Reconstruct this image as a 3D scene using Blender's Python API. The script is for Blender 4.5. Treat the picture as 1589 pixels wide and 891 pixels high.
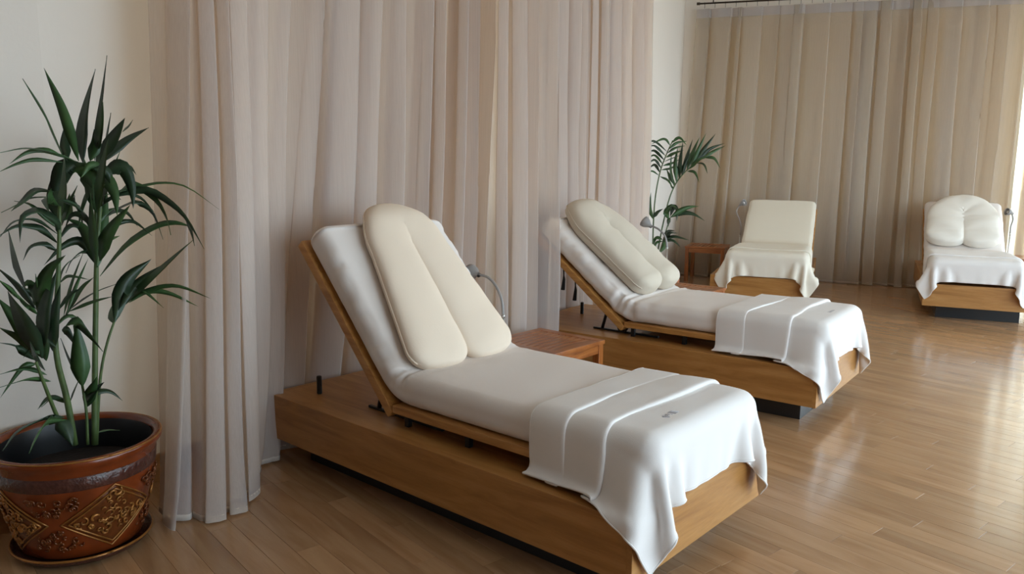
import bpy, bmesh, math, random, bisect
import numpy as np
from mathutils import Vector, Matrix, noise

# ------------------------------------------------------------------ clear
for o in list(bpy.data.objects):
    bpy.data.objects.remove(o, do_unlink=True)
scn = bpy.context.scene
COL = scn.collection
PI = math.pi

# ------------------------------------------------------------------ camera
F_PX, YAW, PITCH, ROLL, CAMZ = 1228.66, -0.7175, 0.158, 0.0101, 1.5
fw = Vector((math.sin(YAW) * math.cos(PITCH), math.cos(YAW) * math.cos(PITCH), -math.sin(PITCH)))
rt0 = Vector((math.cos(YAW), -math.sin(YAW), 0))
up0 = rt0.cross(fw)
rt = rt0 * math.cos(ROLL) + up0 * math.sin(ROLL)
up = up0 * math.cos(ROLL) - rt0 * math.sin(ROLL)
cam_d = bpy.data.cameras.new('camera')
cam = bpy.data.objects.new('camera', cam_d)
COL.objects.link(cam)
cam_d.sensor_width = 36.0
cam_d.lens = F_PX * 36.0 / 1589.0
cam_d.clip_start = 0.05
cam.matrix_world = Matrix(((rt.x, up.x, -fw.x, 0), (rt.y, up.y, -fw.y, 0), (rt.z, up.z, -fw.z, CAMZ), (0, 0, 0, 1)))
scn.camera = cam
CAM = Vector((0, 0, CAMZ))

# ------------------------------------------------------------------ world, daylight, exposure
world = bpy.data.worlds.new('overcast_sky')
scn.world = world
world.use_nodes = True
bg = world.node_tree.nodes['Background']
bg.inputs['Color'].default_value = (0.70, 0.83, 1.0, 1)
bg.inputs['Strength'].default_value = 5.0
vs = scn.view_settings
vs.view_transform = 'Standard'
vs.look = 'None'
vs.exposure = 0.68
vs.gamma = 1.0
vs.use_curve_mapping = False
scn.cycles.transparent_max_bounces = 24
scn.cycles.max_bounces = 10
scn.cycles.diffuse_bounces = 5

# room outline (plan): left wall bends twice, far wall is turned against it
WL = [(-3.52, -3.0), (-3.52, 1.2), (-3.93, 4.3), (-4.02, 5.6), (-5.45, 9.65)]
FA = math.radians(23)
FD = Vector((math.cos(FA), math.sin(FA)))
FN = Vector((math.sin(FA), -math.cos(FA)))       # towards the room
FP = Vector((-5.45, 9.65))
XR, YB, ZC = 3.2, -3.0, 3.75
WY0 = 1.0            # the window wall starts here
WF0 = 3.92           # and the far window here
def far_pt(d, off=0.0):
    p = FP + FD * d + FN * off
    return (p.x, p.y)
FARLEN = (XR - FP.x) / FD.x
YR = FP.y + FARLEN * FD.y

def portal(loc, rot, sx, sy):
    l = bpy.data.lights.new('daylight_portal', 'AREA')
    l.shape = 'RECTANGLE'; l.size = sx; l.size_y = sy
    l.cycles.is_portal = True
    o = bpy.data.objects.new('daylight_portal', l); COL.objects.link(o)
    o.location = loc; o.rotation_euler = rot
portal((XR + 0.25, (WY0 + YR) / 2, 1.75), (0, PI / 2, 0), 3.3, YR - WY0)   # right window wall, facing -x
pc = far_pt((WF0 + FARLEN) / 2, -0.3)
portal((pc[0], pc[1], 1.75), (-PI / 2, 0, FA), FARLEN - WF0, 3.3)

# ------------------------------------------------------------------ material helpers
def mat(name):
    m = bpy.data.materials.new(name); m.use_nodes = True
    nt = m.node_tree
    b = nt.nodes['Principled BSDF']
    return m, nt, b
def N(nt, t, **kw):
    n = nt.nodes.new(t)
    for k, v in kw.items(): setattr(n, k, v)
    return n
def ramp(nt, stops):
    r = N(nt, 'ShaderNodeValToRGB')
    while len(r.color_ramp.elements) < len(stops): r.color_ramp.elements.new(0.5)
    for e, (p, c) in zip(r.color_ramp.elements, stops):
        e.position = p; e.color = (*c, 1)
    return r
def srgb(r, g, b):
    f = lambda c: ((c / 255 + 0.055) / 1.055) ** 2.4 if c > 10 else c / 255 / 12.92
    return (f(r), f(g), f(b))
def coords(nt, scale, kind='Object', rot=(0, 0, 0)):
    tc = N(nt, 'ShaderNodeTexCoord'); mp = N(nt, 'ShaderNodeMapping')
    mp.inputs['Scale'].default_value = scale
    mp.inputs['Rotation'].default_value = rot
    nt.links.new(tc.outputs[kind], mp.inputs['Vector'])
    return mp.outputs['Vector']

def wood(name, dark, mid, light, scale, rough=0.4, coat=0.15, random_tone=0.0, fine=0.25, crough=0.25):
    m, nt, b = mat(name)
    v = coords(nt, scale)
    n1 = N(nt, 'ShaderNodeTexNoise'); n1.inputs['Scale'].default_value = 2.2; n1.inputs['Detail'].default_value = 6; n1.inputs['Distortion'].default_value = 0.9
    nt.links.new(v, n1.inputs['Vector'])
    r = ramp(nt, [(0.25, dark), (0.5, mid), (0.75, light)])
    nt.links.new(n1.outputs['Fac'], r.inputs['Fac'])
    n2 = N(nt, 'ShaderNodeTexNoise'); n2.inputs['Scale'].default_value = 22; n2.inputs['Detail'].default_value = 3
    nt.links.new(v, n2.inputs['Vector'])
    mx = N(nt, 'ShaderNodeMix', data_type='RGBA', blend_type='MULTIPLY')
    mx.inputs['Factor'].default_value = fine
    nt.links.new(r.outputs['Color'], mx.inputs[6]); nt.links.new(n2.outputs['Fac'], mx.inputs[7])
    out = mx.outputs[2]
    if random_tone:
        at = N(nt, 'ShaderNodeAttribute', attribute_name='tone')
        h = N(nt, 'ShaderNodeHueSaturation')
        mr = N(nt, 'ShaderNodeMapRange')
        mr.inputs['To Min'].default_value = 1 - random_tone; mr.inputs['To Max'].default_value = 1 + random_tone
        nt.links.new(at.outputs['Fac'], mr.inputs['Value'])
        nt.links.new(mr.outputs['Result'], h.inputs['Value'])
        nt.links.new(out, h.inputs['Color']); out = h.outputs['Color']
    nt.links.new(out, b.inputs['Base Color'])
    b.inputs['Roughness'].default_value = rough
    b.inputs['Coat Weight'].default_value = coat
    b.inputs['Coat Roughness'].default_value = crough
    bp = N(nt, 'ShaderNodeBump'); bp.inputs['Strength'].default_value = 0.04; bp.inputs['Distance'].default_value = 0.01
    nt.links.new(n2.outputs['Fac'], bp.inputs['Height']); nt.links.new(bp.outputs['Normal'], b.inputs['Normal'])
    return m
OAK = (srgb(150, 98, 46), srgb(178, 124, 64), srgb(194, 142, 82))
M_oak_x = wood('oak_veneer_lengthwise', *OAK, (0.9, 9, 9), 0.42)
M_oak_y = wood('oak_veneer_crosswise', *OAK, (9, 0.9, 9), 0.42)
BRD = (srgb(160, 104, 48), srgb(190, 134, 70), srgb(206, 152, 88))
M_board = wood('oak_board', *BRD, (1.2, 12, 12), 0.45)
TEAK = (srgb(120, 62, 22), srgb(166, 96, 42), srgb(190, 120, 60))
M_teak_x = wood('teak_lengthwise', *TEAK, (2.0, 16, 16), 0.33, 0.3)
M_teak_y = wood('teak_crosswise', *TEAK, (16, 2.0, 16), 0.33, 0.3)
M_teak_z = wood('teak_upright', *TEAK, (16, 16, 2.0), 0.33, 0.3)
M_plank = wood('oak_parquet', srgb(160, 120, 84), srgb(176, 136, 98), srgb(188, 150, 112), (0.9, 7, 7), 0.24, 0.5, 0.15, fine=0.08, crough=0.12)
M_panel = wood('added_low_bounce_panelling', srgb(84, 58, 38), srgb(108, 76, 50), srgb(124, 90, 62), (8, 8, 0.8), 0.5)  # invented dark finish, keeps bounce light from behind the camera low
M_base = wood('beech_baseboard', srgb(150, 104, 62), srgb(176, 130, 84), srgb(190, 146, 100), (6, 1, 8), 0.4)

def plain(name, col, rough=0.6, metal=0.0, spec=0.5, bump=0.0, bscale=40.0, vary=0.0):
    m, nt, b = mat(name)
    b.inputs['Base Color'].default_value = (*col, 1)
    b.inputs['Roughness'].default_value = rough
    b.inputs['Metallic'].default_value = metal
    b.inputs['Specular IOR Level'].default_value = spec
    if bump or vary:
        v = coords(nt, (1, 1, 1))
        n = N(nt, 'ShaderNodeTexNoise'); n.inputs['Scale'].default_value = bscale; n.inputs['Detail'].default_value = 4
        nt.links.new(v, n.inputs['Vector'])
        if bump:
            bp = N(nt, 'ShaderNodeBump'); bp.inputs['Strength'].default_value = bump; bp.inputs['Distance'].default_value = 0.01
            nt.links.new(n.outputs['Fac'], bp.inputs['Height']); nt.links.new(bp.outputs['Normal'], b.inputs['Normal'])
        if vary:
            r = ramp(nt, [(0.3, tuple(c * (1 - vary) for c in col)), (0.7, tuple(min(1, c * (1 + vary)) for c in col))])
            nt.links.new(n.outputs['Fac'], r.inputs['Fac']); nt.links.new(r.outputs['Color'], b.inputs['Base Color'])
    return m
M_wall = plain('cream_plaster', srgb(236, 226, 216), 0.85, bump=0.05, bscale=60)
M_ceil = plain('white_ceiling_paint', srgb(240, 234, 226), 0.9)
M_sub = plain('brown_subfloor', srgb(112, 80, 54), 0.8)
M_plinth = plain('black_plinth_laminate', srgb(26, 26, 28), 0.35)
M_black = plain('black_metal', srgb(18, 18, 20), 0.4)
M_sheet = plain('white_cotton_sheet', srgb(228, 219, 213), 0.9, spec=0.2, bump=0.06, bscale=240)
M_sheet_c = plain('cream_cotton_sheet', srgb(228, 217, 199), 0.9, spec=0.2, bump=0.06, bscale=240)
M_pillow = plain('ivory_velour', srgb(232, 214, 194), 0.95, spec=0.15, bump=0.06, bscale=120)
M_pillow_b = plain('beige_velour', srgb(208, 196, 179), 0.95, spec=0.15, bump=0.06, bscale=120)
M_pillow_w = plain('white_velour', srgb(232, 225, 215), 0.95, spec=0.15, bump=0.06, bscale=120)
M_towel = plain('white_terry_towel', srgb(233, 228, 225), 0.95, spec=0.15, bump=0.10, bscale=420)
M_towel_c = plain('cream_terry_towel', srgb(230, 221, 206), 0.95, spec=0.15, bump=0.10, bscale=420)
M_logo = plain('grey_embroidery', srgb(186, 182, 186), 0.9)
M_lamp = plain('grey_lamp_enamel', srgb(140, 136, 134), 0.4)
M_chrome = plain('satin_steel', srgb(190, 188, 184), 0.3, metal=0.8)
M_frame = plain('white_window_frame', srgb(225, 222, 215), 0.5)
M_rod = plain('dark_bronze_rod', srgb(70, 58, 48), 0.35, metal=0.7)
M_soil = plain('dark_potting_soil', srgb(34, 26, 22), 0.95, bump=0.5, bscale=50)
M_lawn = plain('pale_terrace_stone', srgb(176, 174, 168), 0.95, vary=0.15, bscale=3)
M_terra = plain('terracotta', srgb(178, 104, 66), 0.6, vary=0.1, bscale=12)
M_gold = plain('aged_gold_glaze', srgb(156, 104, 48), 0.28, metal=0.45, vary=0.3, bscale=30)
M_glaze = plain('orange_brown_glaze', srgb(112, 48, 18), 0.2, vary=0.28, bscale=9, bump=0.05)
M_glaze_d = plain('dark_brown_glaze', srgb(74, 42, 34), 0.25, vary=0.3, bscale=60, bump=0.5)
M_relief = plain('bronze_relief_glaze', srgb(104, 54, 22), 0.22, metal=0.25, vary=0.3, bscale=40)
M_leaf = plain('palm_leaf_green', srgb(58, 88, 48), 0.4, vary=0.3, bscale=8)
M_leaf_d = plain('dark_palm_leaf', srgb(42, 62, 40), 0.4, vary=0.3, bscale=8)
M_stem = plain('palm_stem_green', srgb(74, 92, 48), 0.5, vary=0.25, bscale=20)
M_tassel = plain('black_cord', srgb(14, 14, 16), 0.8)

def sheer_mat(name, diff, trans, fac):
    m = bpy.data.materials.new(name); m.use_nodes = True
    nt = m.node_tree; nt.nodes.clear()
    out = N(nt, 'ShaderNodeOutputMaterial')
    d = N(nt, 'ShaderNodeBsdfDiffuse'); d.inputs['Color'].default_value = (*diff, 1)
    t = N(nt, 'ShaderNodeBsdfTranslucent'); t.inputs['Color'].default_value = (*diff, 1)
    m1 = N(nt, 'ShaderNodeMixShader'); m1.inputs[0].default_value = 0.22
    tr = N(nt, 'ShaderNodeBsdfTransparent'); tr.inputs['Color'].default_value = (*trans, 1)
    m2 = N(nt, 'ShaderNodeMixShader')
    # fine vertical yarn variation in the weave
    v = coords(nt, (30, 30, 0.3))
    n = N(nt, 'ShaderNodeTexNoise'); n.inputs['Scale'].default_value = 6; n.inputs['Detail'].default_value = 2
    nt.links.new(v, n.inputs['Vector'])
    mr = N(nt, 'ShaderNodeMapRange'); mr.inputs['To Min'].default_value = fac - 0.03; mr.inputs['To Max'].default_value = fac + 0.03
    nt.links.new(n.outputs['Fac'], mr.inputs['Value']); nt.links.new(mr.outputs['Result'], m2.inputs[0])
    nt.links.new(d.outputs[0], m1.inputs[1]); nt.links.new(t.outputs[0], m1.inputs[2])
    nt.links.new(tr.outputs[0], m2.inputs[1]); nt.links.new(m1.outputs[0], m2.inputs[2])
    nt.links.new(m2.outputs[0], out.inputs[0])
    return m
M_sheer = sheer_mat('champagne_organza', srgb(246, 243, 244), (0.84, 0.725, 0.59), 0.36)
M_sheer_far = sheer_mat('gold_organza', srgb(242, 238, 232), (0.80, 0.69, 0.53), 0.35)
M_hem = sheer_mat('organza_hem', srgb(232, 226, 220), (0.9, 0.82, 0.74), 0.75)
M_tape = sheer_mat('organza_heading', srgb(210, 204, 204), (0.85, 0.75, 0.65), 0.70)

def glass_mat():
    m = bpy.data.materials.new('window_glass'); m.use_nodes = True
    nt = m.node_tree; nt.nodes.clear()
    out = N(nt, 'ShaderNodeOutputMaterial')
    tr = N(nt, 'ShaderNodeBsdfTransparent'); tr.inputs['Color'].default_value = (0.95, 0.98, 0.96, 1)
    gl = N(nt, 'ShaderNodeBsdfGlossy'); gl.inputs['Roughness'].default_value = 0.02
    mx = N(nt, 'ShaderNodeMixShader'); mx.inputs[0].default_value = 0.06
    nt.links.new(tr.outputs[0], mx.inputs[1]); nt.links.new(gl.outputs[0], mx.inputs[2]); nt.links.new(mx.outputs[0], out.inputs[0])
    return m
M_glass = glass_mat()

# ------------------------------------------------------------------ object helpers
def link(name, me, m, parent=None, smooth=False):
    o = bpy.data.objects.new(name, me); COL.objects.link(o)
    if m: me.materials.append(m)
    if parent: o.parent = parent
    if smooth:
        for p in me.polygons: p.use_smooth = True
    return o
def from_bm(name, bm, m, parent=None, smooth=False):
    bmesh.ops.recalc_face_normals(bm, faces=bm.faces[:])
    me = bpy.data.meshes.new(name); bm.to_mesh(me); bm.free()
    return link(name, me, m, parent, smooth)
def from_pd(name, v, f, m, parent=None, smooth=True):
    me = bpy.data.meshes.new(name); me.from_pydata([tuple(p) for p in v], [], f); me.update()
    return link(name, me, m, parent, smooth)
def tag(o, label=None, cat=None, group=None, kind=None):
    if label: o['label'] = label
    if cat: o['category'] = cat
    if group: o['group'] = group
    if kind: o['kind'] = kind
    return o
def empty(name, loc=(0, 0, 0), rz=0.0):
    o = bpy.data.objects.new(name, None); COL.objects.link(o)
    o.location = loc; o.rotation_euler = (0, 0, rz); o.empty_display_size = 0.1
    return o
def bm_box(bm, x0, x1, y0, y1, z0, z1, bev=0.0, seg=2):
    r = bmesh.ops.create_cube(bm, size=1)
    vs_ = r['verts']
    for v in vs_:
        v.co = Vector((x0 + (v.co.x + .5) * (x1 - x0), y0 + (v.co.y + .5) * (y1 - y0), z0 + (v.co.z + .5) * (z1 - z0)))
    if bev:
        es = list({e for v in vs_ for e in v.link_edges})
        bmesh.ops.bevel(bm, geom=es, offset=bev, segments=seg, affect='EDGES', profile=0.7)
def box(name, x0, x1, y0, y1, z0, z1, m, parent=None, bev=0.004):
    bm = bmesh.new(); bm_box(bm, x0, x1, y0, y1, z0, z1, bev)
    return from_bm(name, bm, m, parent)
def tube_geo(pts, radii, n=10, cap=True):
    pts = [Vector(p) for p in pts]
    if not hasattr(radii, '__len__'): radii = [radii] * len(pts)
    V, Fc = [], []
    t = (pts[1] - pts[0]).normalized()
    a = t.orthogonal().normalized()
    for i, p in enumerate(pts):
        if i == 0: t = (pts[1] - pts[0])
        elif i == len(pts) - 1: t = (pts[-1] - pts[-2])
        else: t = (pts[i + 1] - pts[i - 1])
        t = t.normalized() if t.length > 1e-9 else Vector((0, 0, 1))
        a = (a - t * a.dot(t)).normalized(); b = t.cross(a)
        for k in range(n):
            an = 2 * PI * k / n
            V.append(p + (a * math.cos(an) + b * math.sin(an)) * radii[i])
    for i in range(len(pts) - 1):
        for k in range(n):
            Fc.append((i * n + k, i * n + (k + 1) % n, (i + 1) * n + (k + 1) % n, (i + 1) * n + k))
    if cap:
        Fc.append(tuple(range(n))[::-1]); Fc.append(tuple((len(pts) - 1) * n + k for k in range(n)))
    return V, Fc
def tube(name, pts, r, m, parent=None, n=10):
    V, Fc = tube_geo(pts, r, n)
    return from_pd(name, V, Fc, m, parent)
def catmull(P, n):
    P = [Vector(p) for p in P]
    if len(P) == 2:
        return [P[0].lerp(P[1], i / (n - 1)) for i in range(n)]
    Q = [P[0] * 2 - P[1]] + P + [P[-1] * 2 - P[-2]]
    out = []
    for i in range(n):
        t = i / (n - 1) * (len(P) - 1); k = min(int(t), len(P) - 2); f = t - k
        a, b, c, d = Q[k], Q[k + 1], Q[k + 2], Q[k + 3]
        out.append(0.5 * ((2 * b) + (c - a) * f + (2 * a - 5 * b + 4 * c - d) * f * f + (3 * b - a - 3 * c + d) * f ** 3))
    return out
def lathe(name, prof, m, parent=None, n=64, loc=(0, 0, 0)):
    V, Fc = [], []
    for r, z in prof:
        for k in range(n):
            a = 2 * PI * k / n
            V.append((loc[0] + r * math.cos(a), loc[1] + r * math.sin(a), loc[2] + z))
    for i in range(len(prof) - 1):
        for k in range(n):
            Fc.append((i * n + k, i * n + (k + 1) % n, (i + 1) * n + (k + 1) % n, (i + 1) * n + k))
    return from_pd(name, V, Fc, m, parent)
def at(px, py, depth):
    """point at a given distance along the viewing axis"""
    return CAM + (fw + rt * ((px - 794.5) / F_PX) - up * ((py - 445.5) / F_PX)) * depth

# ------------------------------------------------------------------ room shell
def wall_strip(name, P, z0, z1, th, m, kind='structure'):
    """wall of given thickness behind the polyline P (room lies to its right when walking along P)"""
    P = [Vector(p) for p in P]
    bm = bmesh.new(); inner, outer = [], []
    for i, p in enumerate(P):
        ns = []
        if i > 0: d = (P[i] - P[i - 1]).normalized(); ns.append(Vector((-d.y, d.x)))
        if i < len(P) - 1: d = (P[i + 1] - P[i]).normalized(); ns.append(Vector((-d.y, d.x)))
        nn = sum(ns, Vector((0, 0))).normalized()
        k = th / max(0.3, nn.dot(ns[0]))
        inner.append(p); outer.append(p + nn * k)
    def ring(z): return [bm.verts.new((q.x, q.y, z)) for q in inner + outer[::-1]]
    a, b = ring(z0), ring(z1)
    n = len(a)
    for i in range(n):
        bm.faces.new((a[i], a[(i + 1) % n], b[(i + 1) % n], b[i]))
    bm.faces.new(a[::-1]); bm.faces.new(b)
    o = from_bm(name, bm, m)
    return tag(o, kind=kind)
tag(wall_strip('wall_left', WL, -0.02, ZC, 0.15, M_wall), 'cream plastered wall running behind the sheer curtains and palms')
tag(wall_strip('baseboard_left', [(x + 0.001, y) for x, y in WL], 0, 0.0, 0, M_base) if False else
    wall_strip('baseboard_left', [(WL[0][0] + .016, WL[0][1]), (WL[1][0] + .016, WL[1][1]), (WL[2][0] + .016, WL[2][1]), (WL[3][0] + .016, WL[3][1]), (WL[4][0] + .02, WL[4][1] - .02)], 0.0005, 0.13, 0.0155, M_base),
    'beech baseboard along the cream wall')
tag(wall_strip('wall_far', [far_pt(0), far_pt(WF0)], -0.02, ZC, 0.15, M_wall), 'cream wall behind the far curtains')
tag(wall_strip('trim_1', [far_pt(WF0), far_pt(FARLEN)], 3.35, ZC, 0.15, M_wall), 'cream lintel above the far window')
tag(wall_strip('wall_back', [(XR, YB), (WL[0][0], YB)], -0.02, ZC, 0.15, M_panel), 'unseen wall behind the viewer, brown panelling added to lower the bounce light')  # unseen wall; its brown panelling is added to bounce less light
def window_run(name, A, B, n, label):
    """full-height window bays between A and B"""
    A, B = Vector(A), Vector(B); d = B - A; L = d.length; ang = math.atan2(d.y, d.x)
    root = empty(name, (A.x, A.y, 0), ang); tag(root, label, kind='structure')
    w = L / n
    for i in range(n + 1):
        box('mullion', i * w - 0.04, i * w + 0.04, -0.05, 0.05, 0, 3.35, M_frame, root)
    for z0, z1, nm in ((0.0, 0.1, 'sill_rail'), (3.27, 3.35, 'head_rail')):
        box(nm, 0, L, -0.04, 0.04, z0, z1, M_frame, root)
    for i in range(n):
        box('pane', i * w + 0.04, (i + 1) * w - 0.04, -0.004, 0.004, 0.1, 3.27, M_glass, root, bev=0)
    return root
window_run('window_1', (XR + 0.1, YR), (XR + 0.1, WY0), 8, 'white framed full-height window wall on the daylight side')
wfar = [far_pt(WF0 + 0.03, -0.08), far_pt(FARLEN, -0.08)]
window_run('window_2', wfar[0], wfar[1], 4, 'bright window behind the far sheer curtain')
tag(wall_strip('wall_right', [(XR, WY0), (XR, YB)], -0.02, ZC, 0.2, M_wall), 'cream wall beside the viewer next to the window wall')
tag(wall_strip('trim_2', [(XR, YR), (XR, WY0)], 3.35, ZC, 0.15, M_wall), 'cream lintel above the window wall')
bm = bmesh.new()
poly = WL + [far_pt(FARLEN), (XR, YB)]
vv = [bm.verts.new((x, y, ZC)) for x, y in poly] ; bm.faces.new(vv)
r_ = bmesh.ops.extrude_face_region(bm, geom=bm.faces[:])
for g in r_['geom']:
    if isinstance(g, bmesh.types.BMVert): g.co.z += 0.15
tag(from_bm('ceiling', bm, M_ceil), 'plain white ceiling', kind='structure')
bm = bmesh.new(); bm_box(bm, -60, 60, -50, 70, -0.4, -0.3)
tag(from_bm('ground', bm, M_lawn), 'pale stone terrace outside the windows', kind='structure')

# floor slab with single parquet boards
bm = bmesh.new()
vv = [bm.verts.new((x, y, -0.016)) for x, y in poly]; bm.faces.new(vv)
r_ = bmesh.ops.extrude_face_region(bm, geom=bm.faces[:])
for g in r_['geom']:
    if isinstance(g, bmesh.types.BMVert): g.co.z -= 0.15
floor = tag(from_bm('floor', bm, M_sub), 'oak plank floor with satin varnish', kind='structure')

BED_L, BED_W, ZB, ZT = 2.14, 0.981, 0.124, 0.345
def bed_frame(foot, r):   # foot-left corner, heading
    return foot, r
BEDS = []   # (origin xy at head corner v=0, rotation)
BEDS.append(((-3.4221, 2.0778), 0.0))
r2 = 0.0776
f2 = (-3.6896 + 2.14, 4.4124)
BEDS.append(((f2[0] - BED_L * math.cos(r2), f2[1] - BED_L * math.sin(r2)), r2))
r3 = 0.3287
PDV = [0.0, 0.0, -0.06, 0.05]     # platform shift across, under the tray
BEDS.append(((-3.84 - BED_L * math.sin(r3) + 0.06 * math.cos(r3), 7.5595 + BED_L * math.cos(r3) + 0.06 * math.sin(r3)), r3 - PI / 2))
r4 = 0.29
BEDS.append(((-2.0251 - BED_L * math.sin(r4) - 0.05 * math.cos(r4), 8.5158 + BED_L * math.cos(r4) - 0.05 * math.sin(r4)), r4 - PI / 2))
def hidden(p):
    """is the floor point covered by a lounger as seen from the camera"""
    c = Vector((0, 0, CAMZ))
    for (ox, oy), rz in BEDS:
        ca, sa = math.cos(-rz), math.sin(-rz)
        def loc(q): x, y = q[0] - ox, q[1] - oy; return (x * ca - y * sa, x * sa + y * ca, q[2])
        a, b = loc(c), loc(p); t0, t1 = 0.0, 1.0
        for k, (lo, hi) in enumerate(((0, BED_L), (0, BED_W), (ZB, 0.56))):
            d = b[k] - a[k]
            if abs(d) < 1e-9:
                if a[k] < lo or a[k] > hi: t1 = -1
                continue
            u, v = (lo - a[k]) / d, (hi - a[k]) / d
            if u > v: u, v = v, u
            t0, t1 = max(t0, u), min(t1, v)
        if t0 < t1: return True
    return False
def proj(p):
    d = Vector(p) - CAM; z = d.dot(fw)
    if z < 0.1: return None
    return (794.5 + F_PX * d.dot(rt) / z, 445.5 - F_PX * d.dot(up) / z)
rng = random.Random(5)
PA = math.radians(-9.0); pu = Vector((math.cos(PA), math.sin(PA))); pv = Vector((-pu.y, pu.x))
PW, GAP = 0.1, 0.0004
def inside(x, y):
    if y < YB or x > XR: return False
    if (Vector((x, y)) - FP).dot(FN) < 0: return False
    for (ax, ay), (bx, by) in zip(WL, WL[1:]):
        if ay <= y <= by: return x > ax + (bx - ax) * (y - ay) / (by - ay)
    return y > WL[-1][1] or y < WL[0][1]
planks = []
for row in range(-45, 140):
    s = -8.5 + rng.random() * 0.8
    while s < 6:
        ln = rng.choice((0.55, 0.7, 0.9, 1.05, 1.2))
        cs = [pu * (s + a * ln) + pv * ((row + b) * PW) for a in (0.02, 0.5, 0.98) for b in (0.03, 0.97)]
        k_in = sum(inside(q.x, q.y) for q in cs)
        if k_in == 6 or (k_in > 0):
            area = 0.0
            qs = [proj((q.x, q.y, 0)) for q in cs]
            if all(qs):
                vis = [0 <= q[0] <= 1589 and 0 <= q[1] <= 891 and not hidden((c.x, c.y, 0)) for q, c in zip(qs, cs)]
                if any(vis):
                    (x0, y0), (x1, y1), (x2, y2), (x3, y3) = qs[0], qs[1], qs[5], qs[4]
                    area = abs((x0 * y1 - x1 * y0) + (x1 * y2 - x2 * y1) + (x2 * y3 - x3 * y2) + (x3 * y0 - x0 * y3)) / 2 * sum(vis) / 6
            planks.append((area, s, ln, row, rng.random(), k_in == 6))
        s += ln
def plank_geo(s, ln, row):
    c = 0.0006
    a0, a1, b0, b1 = s + GAP, s + ln - GAP, row * PW + GAP, (row + 1) * PW - GAP
    V = []
    for z, e in ((-0.0155, 0), (-c, 0), (0, c)):
        for a, b in ((a0 + e, b0 + e), (a1 - e, b0 + e), (a1 - e, b1 - e), (a0 + e, b1 - e)):
            q = pu * a + pv * b; V.append((q.x, q.y, z))
    Fc = [(8, 9, 10, 11)]
    for l in (0, 4):
        for k in range(4): Fc.append((l + k, l + (k + 1) % 4, l + 4 + (k + 1) % 4, l + 4 + k))
    return V, Fc
def cut_plank(s, ln, row):
    P = [pu * a + pv * b for a, b in ((s + GAP, row * PW + GAP), (s + ln - GAP, row * PW + GAP), (s + ln - GAP, (row + 1) * PW - GAP), (s + GAP, (row + 1) * PW - GAP))]
    cy = sum(p.y for p in P) / 4
    planes = [(Vector((XR + 0.1, 0)), Vector((-1, 0))), (Vector((0, YB)), Vector((0, 1))), (FP, FN)]
    for (ax, ay), (bx, by) in zip(WL, WL[1:]):
        if ay - 0.05 <= cy <= by + 0.05:
            d = Vector((bx - ax, by - ay)).normalized(); planes.append((Vector((ax, ay)), Vector((d.y, -d.x))))
    for o, n in planes:
        Q = []
        for i in range(len(P)):
            a, b = P[i], P[(i + 1) % len(P)]; da, db = (a - o).dot(n), (b - o).dot(n)
            if da >= 0: Q.append(a)
            if da * db < 0: Q.append(a.lerp(b, da / (da - db)))
        P = Q
        if len(P) < 3: return [], []
    m = len(P)
    V = [(p.x, p.y, -0.0155) for p in P] + [(p.x, p.y, 0.0) for p in P]
    return V, [tuple(range(m, 2 * m))] + [(i, (i + 1) % m, m + (i + 1) % m, m + i) for i in range(m)]
planks.sort(key=lambda p: -p[0])
def set_tone(me, tones):
    at_ = me.attributes.new('tone', 'FLOAT', 'FACE')
    at_.data.foreach_set('value', tones)
restV, restF, restT = [], [], []
cnt = 0
for area, s, ln, row, tone, full in planks:
    # object space follows the board so the grain runs along it
    if area > 0 and full and cnt < 300:
        V, Fc = plank_geo(s, ln, row)
        me = bpy.data.meshes.new('plank')
        off = pu * s + pv * (row * PW)
        ca, sa = math.cos(-PA), math.sin(-PA)
        jit = tone * 37.0
        VL = []
        for x, y, z in V:
            dx, dy = x - off.x, y - off.y
            VL.append((dx * ca - dy * sa + jit, dx * sa + dy * ca, z))
        me.from_pydata(VL, [], Fc); me.update(); set_tone(me, [tone] * len(Fc))
        o = link('plank', me, M_plank, floor)
        o.rotation_euler = (0, 0, PA)
        sh = pu * jit
        o.location = (off.x - sh.x, off.y - sh.y, 0)
        cnt += 1
    else:
        V, Fc = plank_geo(s, ln, row)
        if not full:                     # boards that meet a wall are cut to it
            V, Fc = cut_plank(s, ln, row)
            if not V: continue
        b0 = len(restV); restV += V; restF += [tuple(b0 + i for i in f) for f in Fc]; restT += [tone] * len(Fc)
ca, sa = math.cos(-PA), math.sin(-PA)
me = bpy.data.meshes.new('plank_field')
me.from_pydata([(x * ca - y * sa, x * sa + y * ca, z) for x, y, z in restV], [], restF); me.update(); set_tone(me, restT)
pf = link('plank_field', me, M_plank, floor); pf.rotation_euler = (0, 0, PA)
tag(pf, kind='stuff')

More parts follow.
